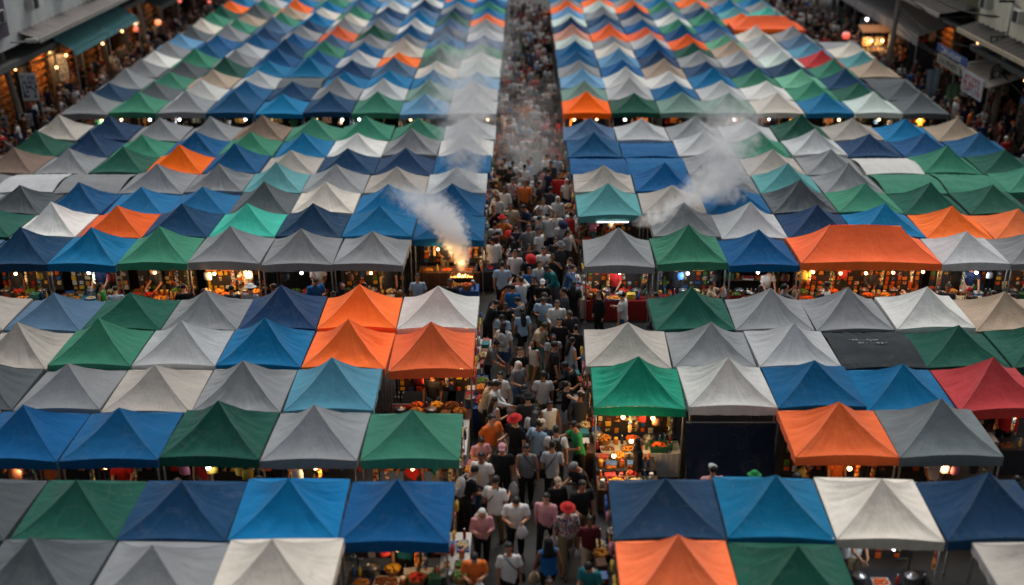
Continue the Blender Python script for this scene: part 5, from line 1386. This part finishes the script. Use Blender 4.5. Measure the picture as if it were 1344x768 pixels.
# poles
def pole(label, x, y, hgt, lean, arms, lampx=None, lamph=None, rack=False):
    t = empty('utility_pole', (x, y, 0))
    bm = B(); rings(bm, [(lean*k/6, 0, hgt*k/6, .17-.055*k/6, .17-.055*k/6) for k in range(7)], 12); obj('shaft', done(bm, 'shaft', True), plaster('concrete', (118,114,106)), t)
    for z in arms:
        bm = B(); box(bm, (lean*z/hgt, -.14, z), (1.7, .09, .10)); obj('cross_arm', done(bm, 'cross_arm'), DARKM, t)
        for k in range(5):
            bm = B(); rings(bm, [(lean*z/hgt-.7+.35*k, -.14, z+.05, .03, .03), (lean*z/hgt-.7+.35*k, -.14, z+.10, .05, .05), (lean*z/hgt-.7+.35*k, -.14, z+.13, .03, .03), (lean*z/hgt-.7+.35*k, -.14, z+.17, .045, .045)], 8); obj('insulator', done(bm, 'insulator', True), FOAM, t)
    if lampx:
        s = 1 if lampx > 0 else -1; l0 = lean*lamph/hgt
        bm = B(); tube(bm, [(l0, 0, lamph-.35), (l0+lampx*.4, 0, lamph-.05), (l0+lampx, 0, lamph)], .035, 6); obj('lamp_arm', done(bm, 'lamp_arm', True), STEEL, t)
        bm = B(); rings(bm, [(0, 0, 0, .02, .02), (0, 0, .06, .10, .09), (0, 0, .55, .13, .07), (0, 0, .68, .05, .04)], 12); obj('lamp_head', done(bm, 'lamp_head', True), FOAM, t, (l0+lampx-s*.15, 0, lamph+.02), (0, R(86)*s, 0))
    if rack:
        bm = B()
        for k in range(4): box(bm, (-.42+.28*k, -.25, 4.85), (.05, .05, .8))
        box(bm, (0, -.25, 5.25), (.95, .06, .06)); box(bm, (0, -.25, 4.45), (.95, .06, .06)); box(bm, (0, -.12, 4.85), (.1, .22, .1))
        obj('cable_frame', done(bm, 'cable_frame'), DARKM, t, (-.45, 0, 0))
        bm = B(); rings(bm, [(.3, -.1, 5.9, .28, .28), (.3, -.1, 5.95, .32, .32), (.3, -.1, 6.8, .32, .32), (.3, -.1, 6.88, .2, .2)], 16); obj('transformer', done(bm, 'transformer', True), STEEL, t)
    return tag(t, label, 'utility pole', 'utility poles along the side streets')
pole('leaning concrete pole with lamp arm carrying the white notice, left corner', -25.0, 54.2, 8.5, -1.1, [7.4, 6.7], 1.5, 5.0)
pole('concrete pole with lamp arm beside the red and white paper lanterns', -24.8, 73.2, 8.5, -.6, [7.4], 1.5, 4.4)
pole('concrete pole with lamp arm at the far end of the left street', -24.6, 92, 8.5, .1, [7.4], 1.5, 5.2)
pole('utility pole with cable frame beside the red and white banner', 23.4, 54.4, 8.5, .15, [7.6, 6.9], None, None, True)
pole('dark utility pole by the glowing orange stall in the right street', 22.0, 67.2, 8.5, .2, [7.4])
pole('thin pole behind the grey awning at the far right', 22.6, 88, 8.5, 0, [7.4], -1.4, 5)
# cables: each hangs between two points
CABLE = paint('cable_black', rgb(26,27,29), .6, var=.1)
def cable(a, b, sag, r, label, rg):
    a, b = Vector(a), Vector(b); pts = []
    for k in range(25):
        t = k/24; p = a.lerp(b, t); p.z -= sag*4*t*(1-t); pts.append(p+Vector((rg.uniform(-1, 1), 0, rg.uniform(-1, 1)))*.012)
    o = a.lerp(b, .5); bm = B(); tube(bm, [p-o for p in pts], r, 5)
    tag(obj('overhead_cable', done(bm, 'overhead_cable', True), CABLE, None, o), label, 'cable', 'black cables strung along the side streets')
rg = random.Random(21)
LEVEL = ['topmost', 'upper', 'higher middle', 'middle', 'lower middle', 'lower', 'lowest thick', 'lowest thin']
def span(a, b, n, where, h0, h1):
    for k in range(n):
        h = h0+(h1-h0)*k/max(1, n-1)
        cable((a[0]+rg.uniform(-.25, .25), a[1], h+rg.uniform(-.1, .1)), (b[0]+rg.uniform(-.25, .25), b[1], h+rg.uniform(-.1, .1)), rg.uniform(.35, 1.0), rg.choice([.022, .03, .05]), f"{LEVEL[k]} black cable {where}", rg)
span((-25.6, 53.9), (-25.3, 73), 7, 'between the two left street poles', 7.4, 3.6)
span((-25.6, 53.8), (-24.2, 34), 8, 'running into the left corner from the leaning pole', 7.2, 3.2)
span((-25.4, 73), (-24.6, 92), 4, 'beyond the paper lanterns', 7.4, 5.0)
span((23.4, 54.2), (22.2, 67), 7, 'between the two right street poles', 7.6, 3.4)
span((23.4, 54.2), (24.0, 38), 8, 'running right from the pole with cable frame', 7.5, 3.0)
bm = B(); rg2 = random.Random(4)
for k in range(7):
    pts = []; r0 = rg2.uniform(.22, .42); c0 = Vector((rg2.uniform(-.25, .25), rg2.uniform(-.15, .05), rg2.uniform(-.3, .3)))
    for q in range(30):
        a = q*.45; pts.append(c0+Vector((r0*math.cos(a)*(1+.2*math.sin(q*.7)), rg2.uniform(-.03, .03)-.004*q, r0*math.sin(a)*1.2)))
    tube(bm, pts, .016, 4)
tag(obj('cable_coil', done(bm, 'cable_coil', True), CABLE, None, (23.2, 54.1, 3.5)), 'tangled coil of black cable tied to the pole beside the red banner', 'cable coil')
# signs and banners. marks are strokes like the unreadable lettering of the photograph
def sign(name, label, cat, c, sx, sz, rz, face, ink, lines, seed, cols_=6, thick=.03, post=None):
    t = empty(name, c, rz); bm = B(); box(bm, (0, 0, 0), (sx, thick, sz)); bevel(bm, .004); obj('panel', done(bm, 'panel'), face, t)
    bm = B(); rg = random.Random(seed)
    for l in range(lines):
        z = sz*.40-sz*.80*(l+.5)/lines; x = -sx*.42
        hh = sz*.8/lines*rg.uniform(.6, .85)
        while x < sx*.36:
            wd = rg.uniform(.5, 1.1)*hh
            for s in range(2):
                if rg.random() < .6: box(bm, (x+wd*rg.uniform(.1, .9), -thick/2-.003, z), (hh*.30, .004, hh))
                else: box(bm, (x+wd*.5, -thick/2-.006, z+rg.choice([-.42, 0, .42])*hh), (wd*.9, .004, hh*.28))
            x += wd*1.15
            if rg.random() < .1: x += wd
    obj('lettering', done(bm, 'lettering'), ink, t)
    if post: bm = B(); cone(bm, (0, thick, -c[2]), (0, thick, sz/2), .025, .025, 8); obj('post', done(bm, 'post'), STEEL, t)
    return tag(t, label, cat)
INKB = paint('ink_blue', rgb(36,38,70), .7, var=.2); INKR = paint('ink_red', rgb(176,48,38), .7, var=.2); SW = paint('sign_white', rgb(186,192,198), .6, var=.12); INKD = paint('ink_dark', rgb(60,44,44), .7)
sign('notice_board', 'white hanging notice with blue and red lettering on the leaning pole', 'sign', (-24.35, 53.9, 2.85), .78, 1.35, R(10), SW, INKB, 5, 5)
bm = B()
sign('notice_board', 'small white notice low on the leaning pole', 'sign', (-24.7, 53.7, 1.25), .6, .62, R(12), SW, INKD, 3, 9, post=True)
sign('banner', 'red and white lettered banner beside the pole with cable frame', 'banner', (22.2, 54.7, 2.75), 2.7, 1.05, R(-90), SW, INKR, 3, 12)
sign('shop_sign', 'long pale shop sign under the blue strip in the right street', 'sign', (22.2, 58.2, 3.05), 3.4, .5, R(-90), paint('sign_grey', rgb(150,152,140), .7), INKD, 1, 14)
sign('shop_sign', 'blue strip sign above the pale shop sign', 'sign', (22.15, 57.8, 3.62), 4.4, .42, R(-90), paint('sign_blue', rgb(50,80,140), .7), SW, 1, 15)
sign('notice_board', 'blank grey white notice on a post, right street corner', 'sign', (24.1, 54.0, 1.0), .62, .66, R(-10), SW, paint('ink_faint', rgb(150,152,150), .7), 2, 19, post=True)
sign('shop_sign', 'upright pale sign by the lit shop under the teal awning', 'sign', (-26.0, 62.2, 2.0), .5, 1.5, R(20), SW, INKD, 7, 23)
def hangcloth(name, label, c, sx, sz, mat, seed):
    bm = B(); g = []
    for i in range(17):
        row = []
        for j in range(11):
            u, v = -1+2*i/16, j/10
            row.append(bm.verts.new((u*sx/2*(1-.12*v*math.sin(seed)), .05*math.sin(u*6+seed)*(.3+v), -sz*v)))
        g.append(row)
    for i in range(16):
        for j in range(10): bm.faces.new((g[i][j], g[i][j+1], g[i+1][j+1], g[i+1][j]))
    t = empty(name, c); obj('cloth', done(bm, 'cloth', True), mat, t); bm = B(); cone(bm, (-sx/2-.1, 0, .01), (sx/2+.1, 0, .01), .012, .012, 6); obj('rail', done(bm, 'rail'), DARKM, t)
    tag(t, label, 'cloth')
hangcloth('hanging_cloth', 'pale blue cloth hanging in the right street', (22.3, 60.3, 2.3), .75, 1.5, fc('white') if False else paint('fabric_paleblue', rgb(128,152,166), .8), 1)
hangcloth('hanging_cloth', 'green cloth hanging left of the red and white banner', (22.3, 57.2, 2.2), .7, 1.5, paint('fabric_moss', rgb(84,120,84), .8), 2)
hangcloth('hanging_cloth', 'dark cloth hanging under the grey awning', (23.3, 65.5, 2.8), 1.6, 1.8, fc('dark'), 3)
# lanterns and lit stall of the side streets
fl = Frame(0, 0, 0, 'left side street'); 
for (x, y, h, c, s) in ((-24.6, 71.0, 3.1, 'white', 1.1), (-24.7, 71.2, 2.7, 'red', 1.2), (-23.7, 72.5, 2.9, 'orange', 1.3), (-23.2, 76, 3.6, 'red', .8), (-22.9, 82, 2.6, 'red', .8)):
    put(fl, 'lantern', x, y, h, 'beside the concrete pole' if y < 74 else ('above the dark shops' if y < 80 else 'by the tent edge'), SR, c, sc=s, light=14 if c != 'red' else 0)
for (x, y, h) in ((-25.3, 61.2, 3.0), (-25.6, 60.4, 2.5), (-25.2, 66.5, 2.6), (-25.2, 70.0, 2.7)): put(fl, 'hanging_bulb', x, y, h, 'below the teal awning', SR, 'orange', sc=1.3, light=16)
put(fl, 'hanging_bulb', -26.2, 53.0, 4.2, 'left corner', SR, 'white', sc=1.6)
fr_ = Frame(21.9, 69.5, 0, 'glowing stall in the right street')
table(fr_, 1.8, .3, 'dark', 'front', SR); line_up(fr_, 1.6, .25, .748, 'table front', SR, ['snack_tray', 'jar'], 1, ['golden', 'orange'])
for k, (x, z) in enumerate(((-.45, .95), (.30, .95), (-.45, 1.62), (.30, 1.62))): put(fr_, 'menu_board', x, .75, z, ['lower left back', 'lower right back', 'upper left back', 'upper right back'][k], SR, sc=1.4)
put(fr_, 'hanging_bulb', -.35, .2, 2.15, 'front', SR, 'warm', sc=1.3, light=40); put(fr_, 'hanging_bulb', .35, .2, 2.15, 'front', SR, 'warm', sc=1.3, light=40)
cpy = empty('stall_roof', fr_.at(0, .4, 0)); bm = B(); box(bm, (0, 0, 2.75), (2.1, 1.2, .04), rot=Matrix.Rotation(R(12), 3, 'X')); obj('roof_panel', done(bm, 'roof_panel'), paint('panel_orange', rgb(190,116,50), .7), cpy)
for a in (-1, 1):
    for b in (-1, 1): bm = B(); cone(bm, (a*.98, b*.5, 0), (a*.98, b*.5, 2.70+.1*b), .025, .025, 6); obj('post', done(bm, 'post'), STEEL, cpy)
tag(cpy, 'small orange roof on posts over the glowing stall, right street', 'stall roof')
fr_ = Frame(0, 0, 0, 'right side street')
put(fr_, 'hanging_bulb', 20.9, 69, 3.6, 'left of the glowing stall', SR, 'white', sc=1.5)
put(fr_, 'lantern', 23.0, 66, 1.9, 'under the grey awning', SR, 'orange', sc=1.6); put(fr_, 'lantern', 20.6, 72, 2.2, 'by the far tents', SR, 'red', sc=1.6)
for k in range(5): put(fr_, 'hanging_shirt', 19.2+.9*k, 40.6, 1.78, 'under the corner navy canopy', SR, ['white', 'dark', 'white', 'blue', 'white'][k], sc=.9)
finish_item_labels()
# ------------------------------------------------------------------ smoke from the grills
def smoke(label, base, drift, bend, dy, hgt, r0, r1, dens, thr=.46, topf=.4, nsc=1.1, botf=.04):
    bm = B(); rr = []
    for k in range(15):
        t = k/14; rr.append((drift*t+bend*t*t, dy*t, hgt*t, (r0+(r1-r0)*t)*1.45, (r0+(r1-r0)*t)*1.45))
    rings(bm, rr, 18); me = done(bm, 'smoke')
    m = bpy.data.materials.new('smoke'); m.use_nodes = True; nt = m.node_tree; nt.nodes.clear()
    out = N(nt, 'ShaderNodeOutputMaterial'); pv = N(nt, 'ShaderNodeVolumePrincipled'); L(nt, pv.outputs[0], out.inputs['Volume'])
    pv.inputs['Color'].default_value = (1, 1, 1, 1); pv.inputs['Anisotropy'].default_value = .35
    tc = N(nt, 'ShaderNodeTexCoord'); sp = N(nt, 'ShaderNodeSeparateXYZ'); L(nt, tc.outputs['Object'], sp.inputs[0])
    t = mathn(nt, 'DIVIDE', sp.outputs[2], hgt, clamp=True)
    cx = mathn(nt, 'ADD', mathn(nt, 'MULTIPLY', t, drift), mathn(nt, 'MULTIPLY', mathn(nt, 'MULTIPLY', t, t), bend))
    dx = mathn(nt, 'SUBTRACT', sp.outputs[0], cx); dyy = mathn(nt, 'SUBTRACT', sp.outputs[1], mathn(nt, 'MULTIPLY', t, dy))
    dist = mathn(nt, 'SQRT', mathn(nt, 'ADD', mathn(nt, 'MULTIPLY', dx, dx), mathn(nt, 'MULTIPLY', dyy, dyy)))
    r = mathn(nt, 'MULTIPLY_ADD', t, r1-r0, r0)
    n1 = N(nt, 'ShaderNodeTexNoise', Scale=nsc, Detail=5.0, Roughness=.6); L(nt, tc.outputs['Object'], n1.inputs['Vector'])
    n2 = N(nt, 'ShaderNodeTexNoise', Scale=nsc*2.6, Detail=4.0, Roughness=.6); L(nt, tc.outputs['Object'], n2.inputs['Vector'])
    q = mathn(nt, 'DIVIDE', dist, r)
    q = mathn(nt, 'MULTIPLY_ADD', mathn(nt, 'SUBTRACT', n2.outputs['Fac'], .5), 2.0, q)
    f = mathn(nt, 'SUBTRACT', 1.0, q, clamp=True)
    s = mathn(nt, 'MULTIPLY', mathn(nt, 'SUBTRACT', n1.outputs['Fac'], thr-.12), 4.0, clamp=True)
    tf = mathn(nt, 'MULTIPLY', mathn(nt, 'SUBTRACT', 1.0, t), 1/topf, clamp=True); bf = mathn(nt, 'MULTIPLY', t, 1/botf, clamp=True)
    d = mathn(nt, 'MULTIPLY', mathn(nt, 'MULTIPLY', f, s), mathn(nt, 'MULTIPLY', tf, bf))
    thin = mathn(nt, 'DIVIDE', dens, mathn(nt, 'MULTIPLY_ADD', t, 1.2, 1.0))
    L(nt, mathn(nt, 'MULTIPLY', d, thin), pv.inputs['Density'])
    tag(obj('smoke', me, m, None, base), label, 'smoke', kind='stuff')
smoke('thick white smoke rising from the charcoal grill over the blue canopy', (GP.x, GP.y, 1.05), .15, -2.0, .7, 2.8, .16, 1.15, 30, .48, .55, 2.3)
w_ = P(612, 235, 2.6)
smoke('pale smoke drifting up over the far left canopies beside the walkway', (w_.x, w_.y, 2.2), -.5, .9, 3.0, 6.0, .6, 2.3, 5.5, .52, .65, 1.5)
w_ = P(842, 285, 2.4)
smoke('white smoke curling over the grey canopies right of the walkway', (w_.x, w_.y, 2.1), 4.2, -.8, 1.0, 2.0, .45, 1.25, 10, .50, .5, 1.9)
smoke('smoke rising above the right hand canopies in the middle', (w_.x+3.0, w_.y+1.6, 2.4), .4, .2, 1.5, 3.8, .8, 1.7, 6.5, .51, .6, 1.7)
w_ = P(690, 235, .8)
smoke('thin smoke hanging over the crowd in the walkway', (w_.x+.1, w_.y-1.5, .6), -.2, .2, 6.5, 3.6, 1.4, 2.2, .8, .46, .6, .7, .12)
def tone(c): return WEAR[c][1] if c in WEAR else c
# ------------------------------------------------------------------ labels of people and what they carry
PW = {'stand': 'standing', 'walk': 'walking', 'stride': 'striding', 'phone': 'looking at a phone', 'carry': 'with bent arm', 'browse': 'leaning forward', 'photo': 'with raised hands', 'reach': 'reaching out'}
HWD = {'short': '{c} short hair', 'long': 'long {c} hair', 'ponytail': '{c} ponytail', 'bun': '{c} hair bun', 'cap': '{c} cap', 'sunhat': '{c} sun hat', 'headscarf': '{c} headscarf'}
TWD = {'short': 'shirt', 'long': 'long-sleeved top', 'vest': 'sleeveless top'}
PLN = {'lane1': 'narrow near cross lane', 'lane2': 'middle cross lane', 'lane3': 'far cross lane', 'leftstreet': 'left side street', 'rightstreet': 'right side street', 'stall': 'stall'}
def tone(c): return WEAR[c][1] if c in WEAR else c
def desc(p, full):
    a = f"person in {tone(p['top'])} {TWD[p['sleeve']]}"
    a += f" and {tone(p['botc'])} {'long skirt' if p['bot'] == 'longskirt' else p['bot']}" if full else ''
    if full == 2: a += ', ' + HWD[p['hair']].format(c=tone(p['hairc']))
    return a
def where_of(p):
    if p.get('stall'): return 'at the '+p['stall']
    if p.get('place') and p['place'] != 'aisle':
        return 'in the '+PLN[p['place']] + ((' left of the walkway' if p['x'] < 0 else ' right of the walkway') if p['place'].startswith('lane') else '')
    k, nm = rowname(p['y'])
    return f"walkway by {ORD[k-1]} row of {nm}"
def dirw(p): 
    f = (p['face']+180) % 360-180
    return 'facing camera' if abs(f) < 50 else 'seen from behind' if abs(f) > 130 else 'seen from the side'
cands = {}
for p in people:
    if p.get('label'): continue
    w = where_of(p)
    p['opts'] = [f"{desc(p,0)}, {HWD[p['hair']].format(c=tone(p['hairc']))}, {w}", f"{desc(p,1)}, {w}", f"{desc(p,0)} {PW[p['pose']]}, {dirw(p)}, {w}", f"{desc(p,2)}, {w}"]
todo = [p for p in people if not p.get('label')]
for lvl in range(4):
    cnt = {}
    for p in todo: cnt.setdefault(p['opts'][lvl], []).append(p)
    nxt = []
    for l, ps in cnt.items():
        if len(ps) == 1 and len(l.replace(',', '').split()) <= 16: ps[0]['label'] = l
        else: nxt += ps
    todo = nxt
cnt = {}
for p in todo: cnt.setdefault(f"{desc(p,0)}, {where_of(p)}", []).append(p)
for l, ps in cnt.items():
    ps.sort(key=lambda p: p['y'])
    for i, p in enumerate(ps):
        p['label'] = l if len(ps) == 1 else f"{'nearest' if i == 0 else 'farthest' if i == len(ps)-1 else ORD[i]+' nearest'} {l}"
seen = {}
for p in people: seen.setdefault(p['label'], []).append(p)
for l, ps in seen.items():
    if len(ps) > 1:
        ps.sort(key=lambda p: p['x'])
        for i, p in enumerate(ps): p['label'] = l+(', left one' if i == 0 else ', right one' if i == len(ps)-1 else f', {ORD[i]} from left')
for p in people:
    tag(p['o'], p['label'], 'person', 'shoppers and vendors in the market')
nb = {}
for p in people:
    if p.get('bag'):
        kind, c = p['bag']
        nm = {'plastic_bag': 'carrier bag', 'shoulder_bag': 'shoulder bag', 'backpack': 'backpack'}[kind]
        k, bl = rowname(p['y'])
        l = f"{'white plastic' if c == 'plastic' else tone(c)} {nm} of person in {tone(p['top'])} {TWD[p['sleeve']].split()[-1]}, {ORD[k-1]} row of {bl}"
        nb.setdefault(l, []).append((p, kind, c))
for l, ps in nb.items():
    ps.sort(key=lambda q: q[0]['y'])
    for i, (p, kind, c) in enumerate(ps):
        carry(kind, c, p, l if len(ps) == 1 else ('nearer ' if i == 0 else 'farther ' if i == 1 else 'farthest ')+l)
# ------------------------------------------------------------------ ground
m, nt, bs = newmat('asphalt')
tc = N(nt, 'ShaderNodeTexCoord')
n1 = N(nt, 'ShaderNodeTexNoise', Scale=.35, Detail=8.0, Roughness=.7); L(nt, tc.outputs['Object'], n1.inputs['Vector'])
n2 = N(nt, 'ShaderNodeTexNoise', Scale=9.0, Detail=6.0, Roughness=.8); L(nt, tc.outputs['Object'], n2.inputs['Vector'])
n3 = N(nt, 'ShaderNodeTexVoronoi', Scale=2.2); L(nt, tc.outputs['Object'], n3.inputs['Vector'])
v = mathn(nt, 'MULTIPLY_ADD', n1.outputs['Fac'], .036, .006)
v = mathn(nt, 'MULTIPLY', v, mathn(nt, 'MULTIPLY_ADD', n2.outputs['Fac'], .9, .55))
spot = mathn(nt, 'LESS_THAN', n3.outputs['Distance'], .07)
v = mathn(nt, 'MULTIPLY_ADD', spot, .02, v)
cb = N(nt, 'ShaderNodeCombineColor'); [L(nt, v, cb.inputs[i]) for i in range(3)]
L(nt, cb.outputs[0], bs.inputs['Base Color'])
rr = mathn(nt, 'MULTIPLY_ADD', n1.outputs['Fac'], .5, .5); L(nt, rr, bs.inputs['Roughness'])
bp = N(nt, 'ShaderNodeBump', Strength=.5, Distance=.02); L(nt, n2.outputs['Fac'], bp.inputs['Height']); L(nt, bp.outputs[0], bs.inputs['Normal'])
ASPH = m
bm = B(); box(bm, (0, 200, -.05), (900, 900, .1))
tag(obj('ground', done(bm, 'ground'), ASPH), 'dark stained asphalt of the market street and walkway', kind='structure')
# ------------------------------------------------------------------ camera
cd = bpy.data.cameras.new('camera'); cam = bpy.data.objects.new('camera', cd); col.objects.link(cam)
cam.location = (0, 0, H); cam.rotation_euler = (R(90)-TH, 0, 0)
cd.sensor_width = 36; cd.lens = 36*F/1344; cd.shift_x = -(CX-672)/1344; cd.clip_end = 1500; cd.clip_start = .5
cd.dof.use_dof = True; cd.dof.focus_distance = 32.0; cd.dof.aperture_fstop = cd.lens/1000/.168; cd.dof.aperture_blades = 0
scene.camera = cam
# ------------------------------------------------------------------ light
w = bpy.data.worlds.new('World'); scene.world = w; w.use_nodes = True
nt = w.node_tree; bg = nt.nodes['Background']
sky = nt.nodes.new('ShaderNodeTexSky'); sky.sky_type = 'NISHITA'; sky.sun_disc = False
SE, SA = R(59), R(6)     # sun behind the market, a little to the right
sky.sun_elevation = SE; sky.sun_rotation = SA; sky.air_density = 1.0; sky.dust_density = 4.0; sky.ozone_density = 1.0
hs = nt.nodes.new('ShaderNodeHueSaturation'); hs.inputs['Saturation'].default_value = .18; nt.links.new(sky.outputs[0], hs.inputs['Color']); nt.links.new(hs.outputs[0], bg.inputs[0]); bg.inputs[1].default_value = .068
sd = bpy.data.lights.new('sun', 'SUN'); sd.energy = 1.25; sd.angle = R(40); sd.color = (1, .97, .93)
so = bpy.data.objects.new('sun', sd); col.objects.link(so)
dirv = Vector((math.sin(SA)*math.cos(SE), math.cos(SA)*math.cos(SE), math.sin(SE)))
so.rotation_euler = dirv.to_track_quat('Z', 'Y').to_euler()
vs = scene.view_settings
scene.display_settings.display_device = 'sRGB'
vs.view_transform = 'Standard'; vs.look = 'None'; vs.gamma = 1; vs.exposure = EXPOSURE; vs.use_curve_mapping = False
cy = scene.cycles
cy.use_denoising = True; cy.max_bounces = 16; cy.diffuse_bounces = 3; cy.glossy_bounces = 2; cy.transmission_bounces = 3; cy.volume_bounces = 16
cy.sample_clamp_indirect = 4; cy.use_light_tree = True; cy.use_adaptive_sampling = True; cy.adaptive_threshold = .02
cy.volume_step_rate = 1.0; cy.caustics_reflective = False; cy.caustics_refractive = False
bpy.data.scenes.remove(tmp_scene)
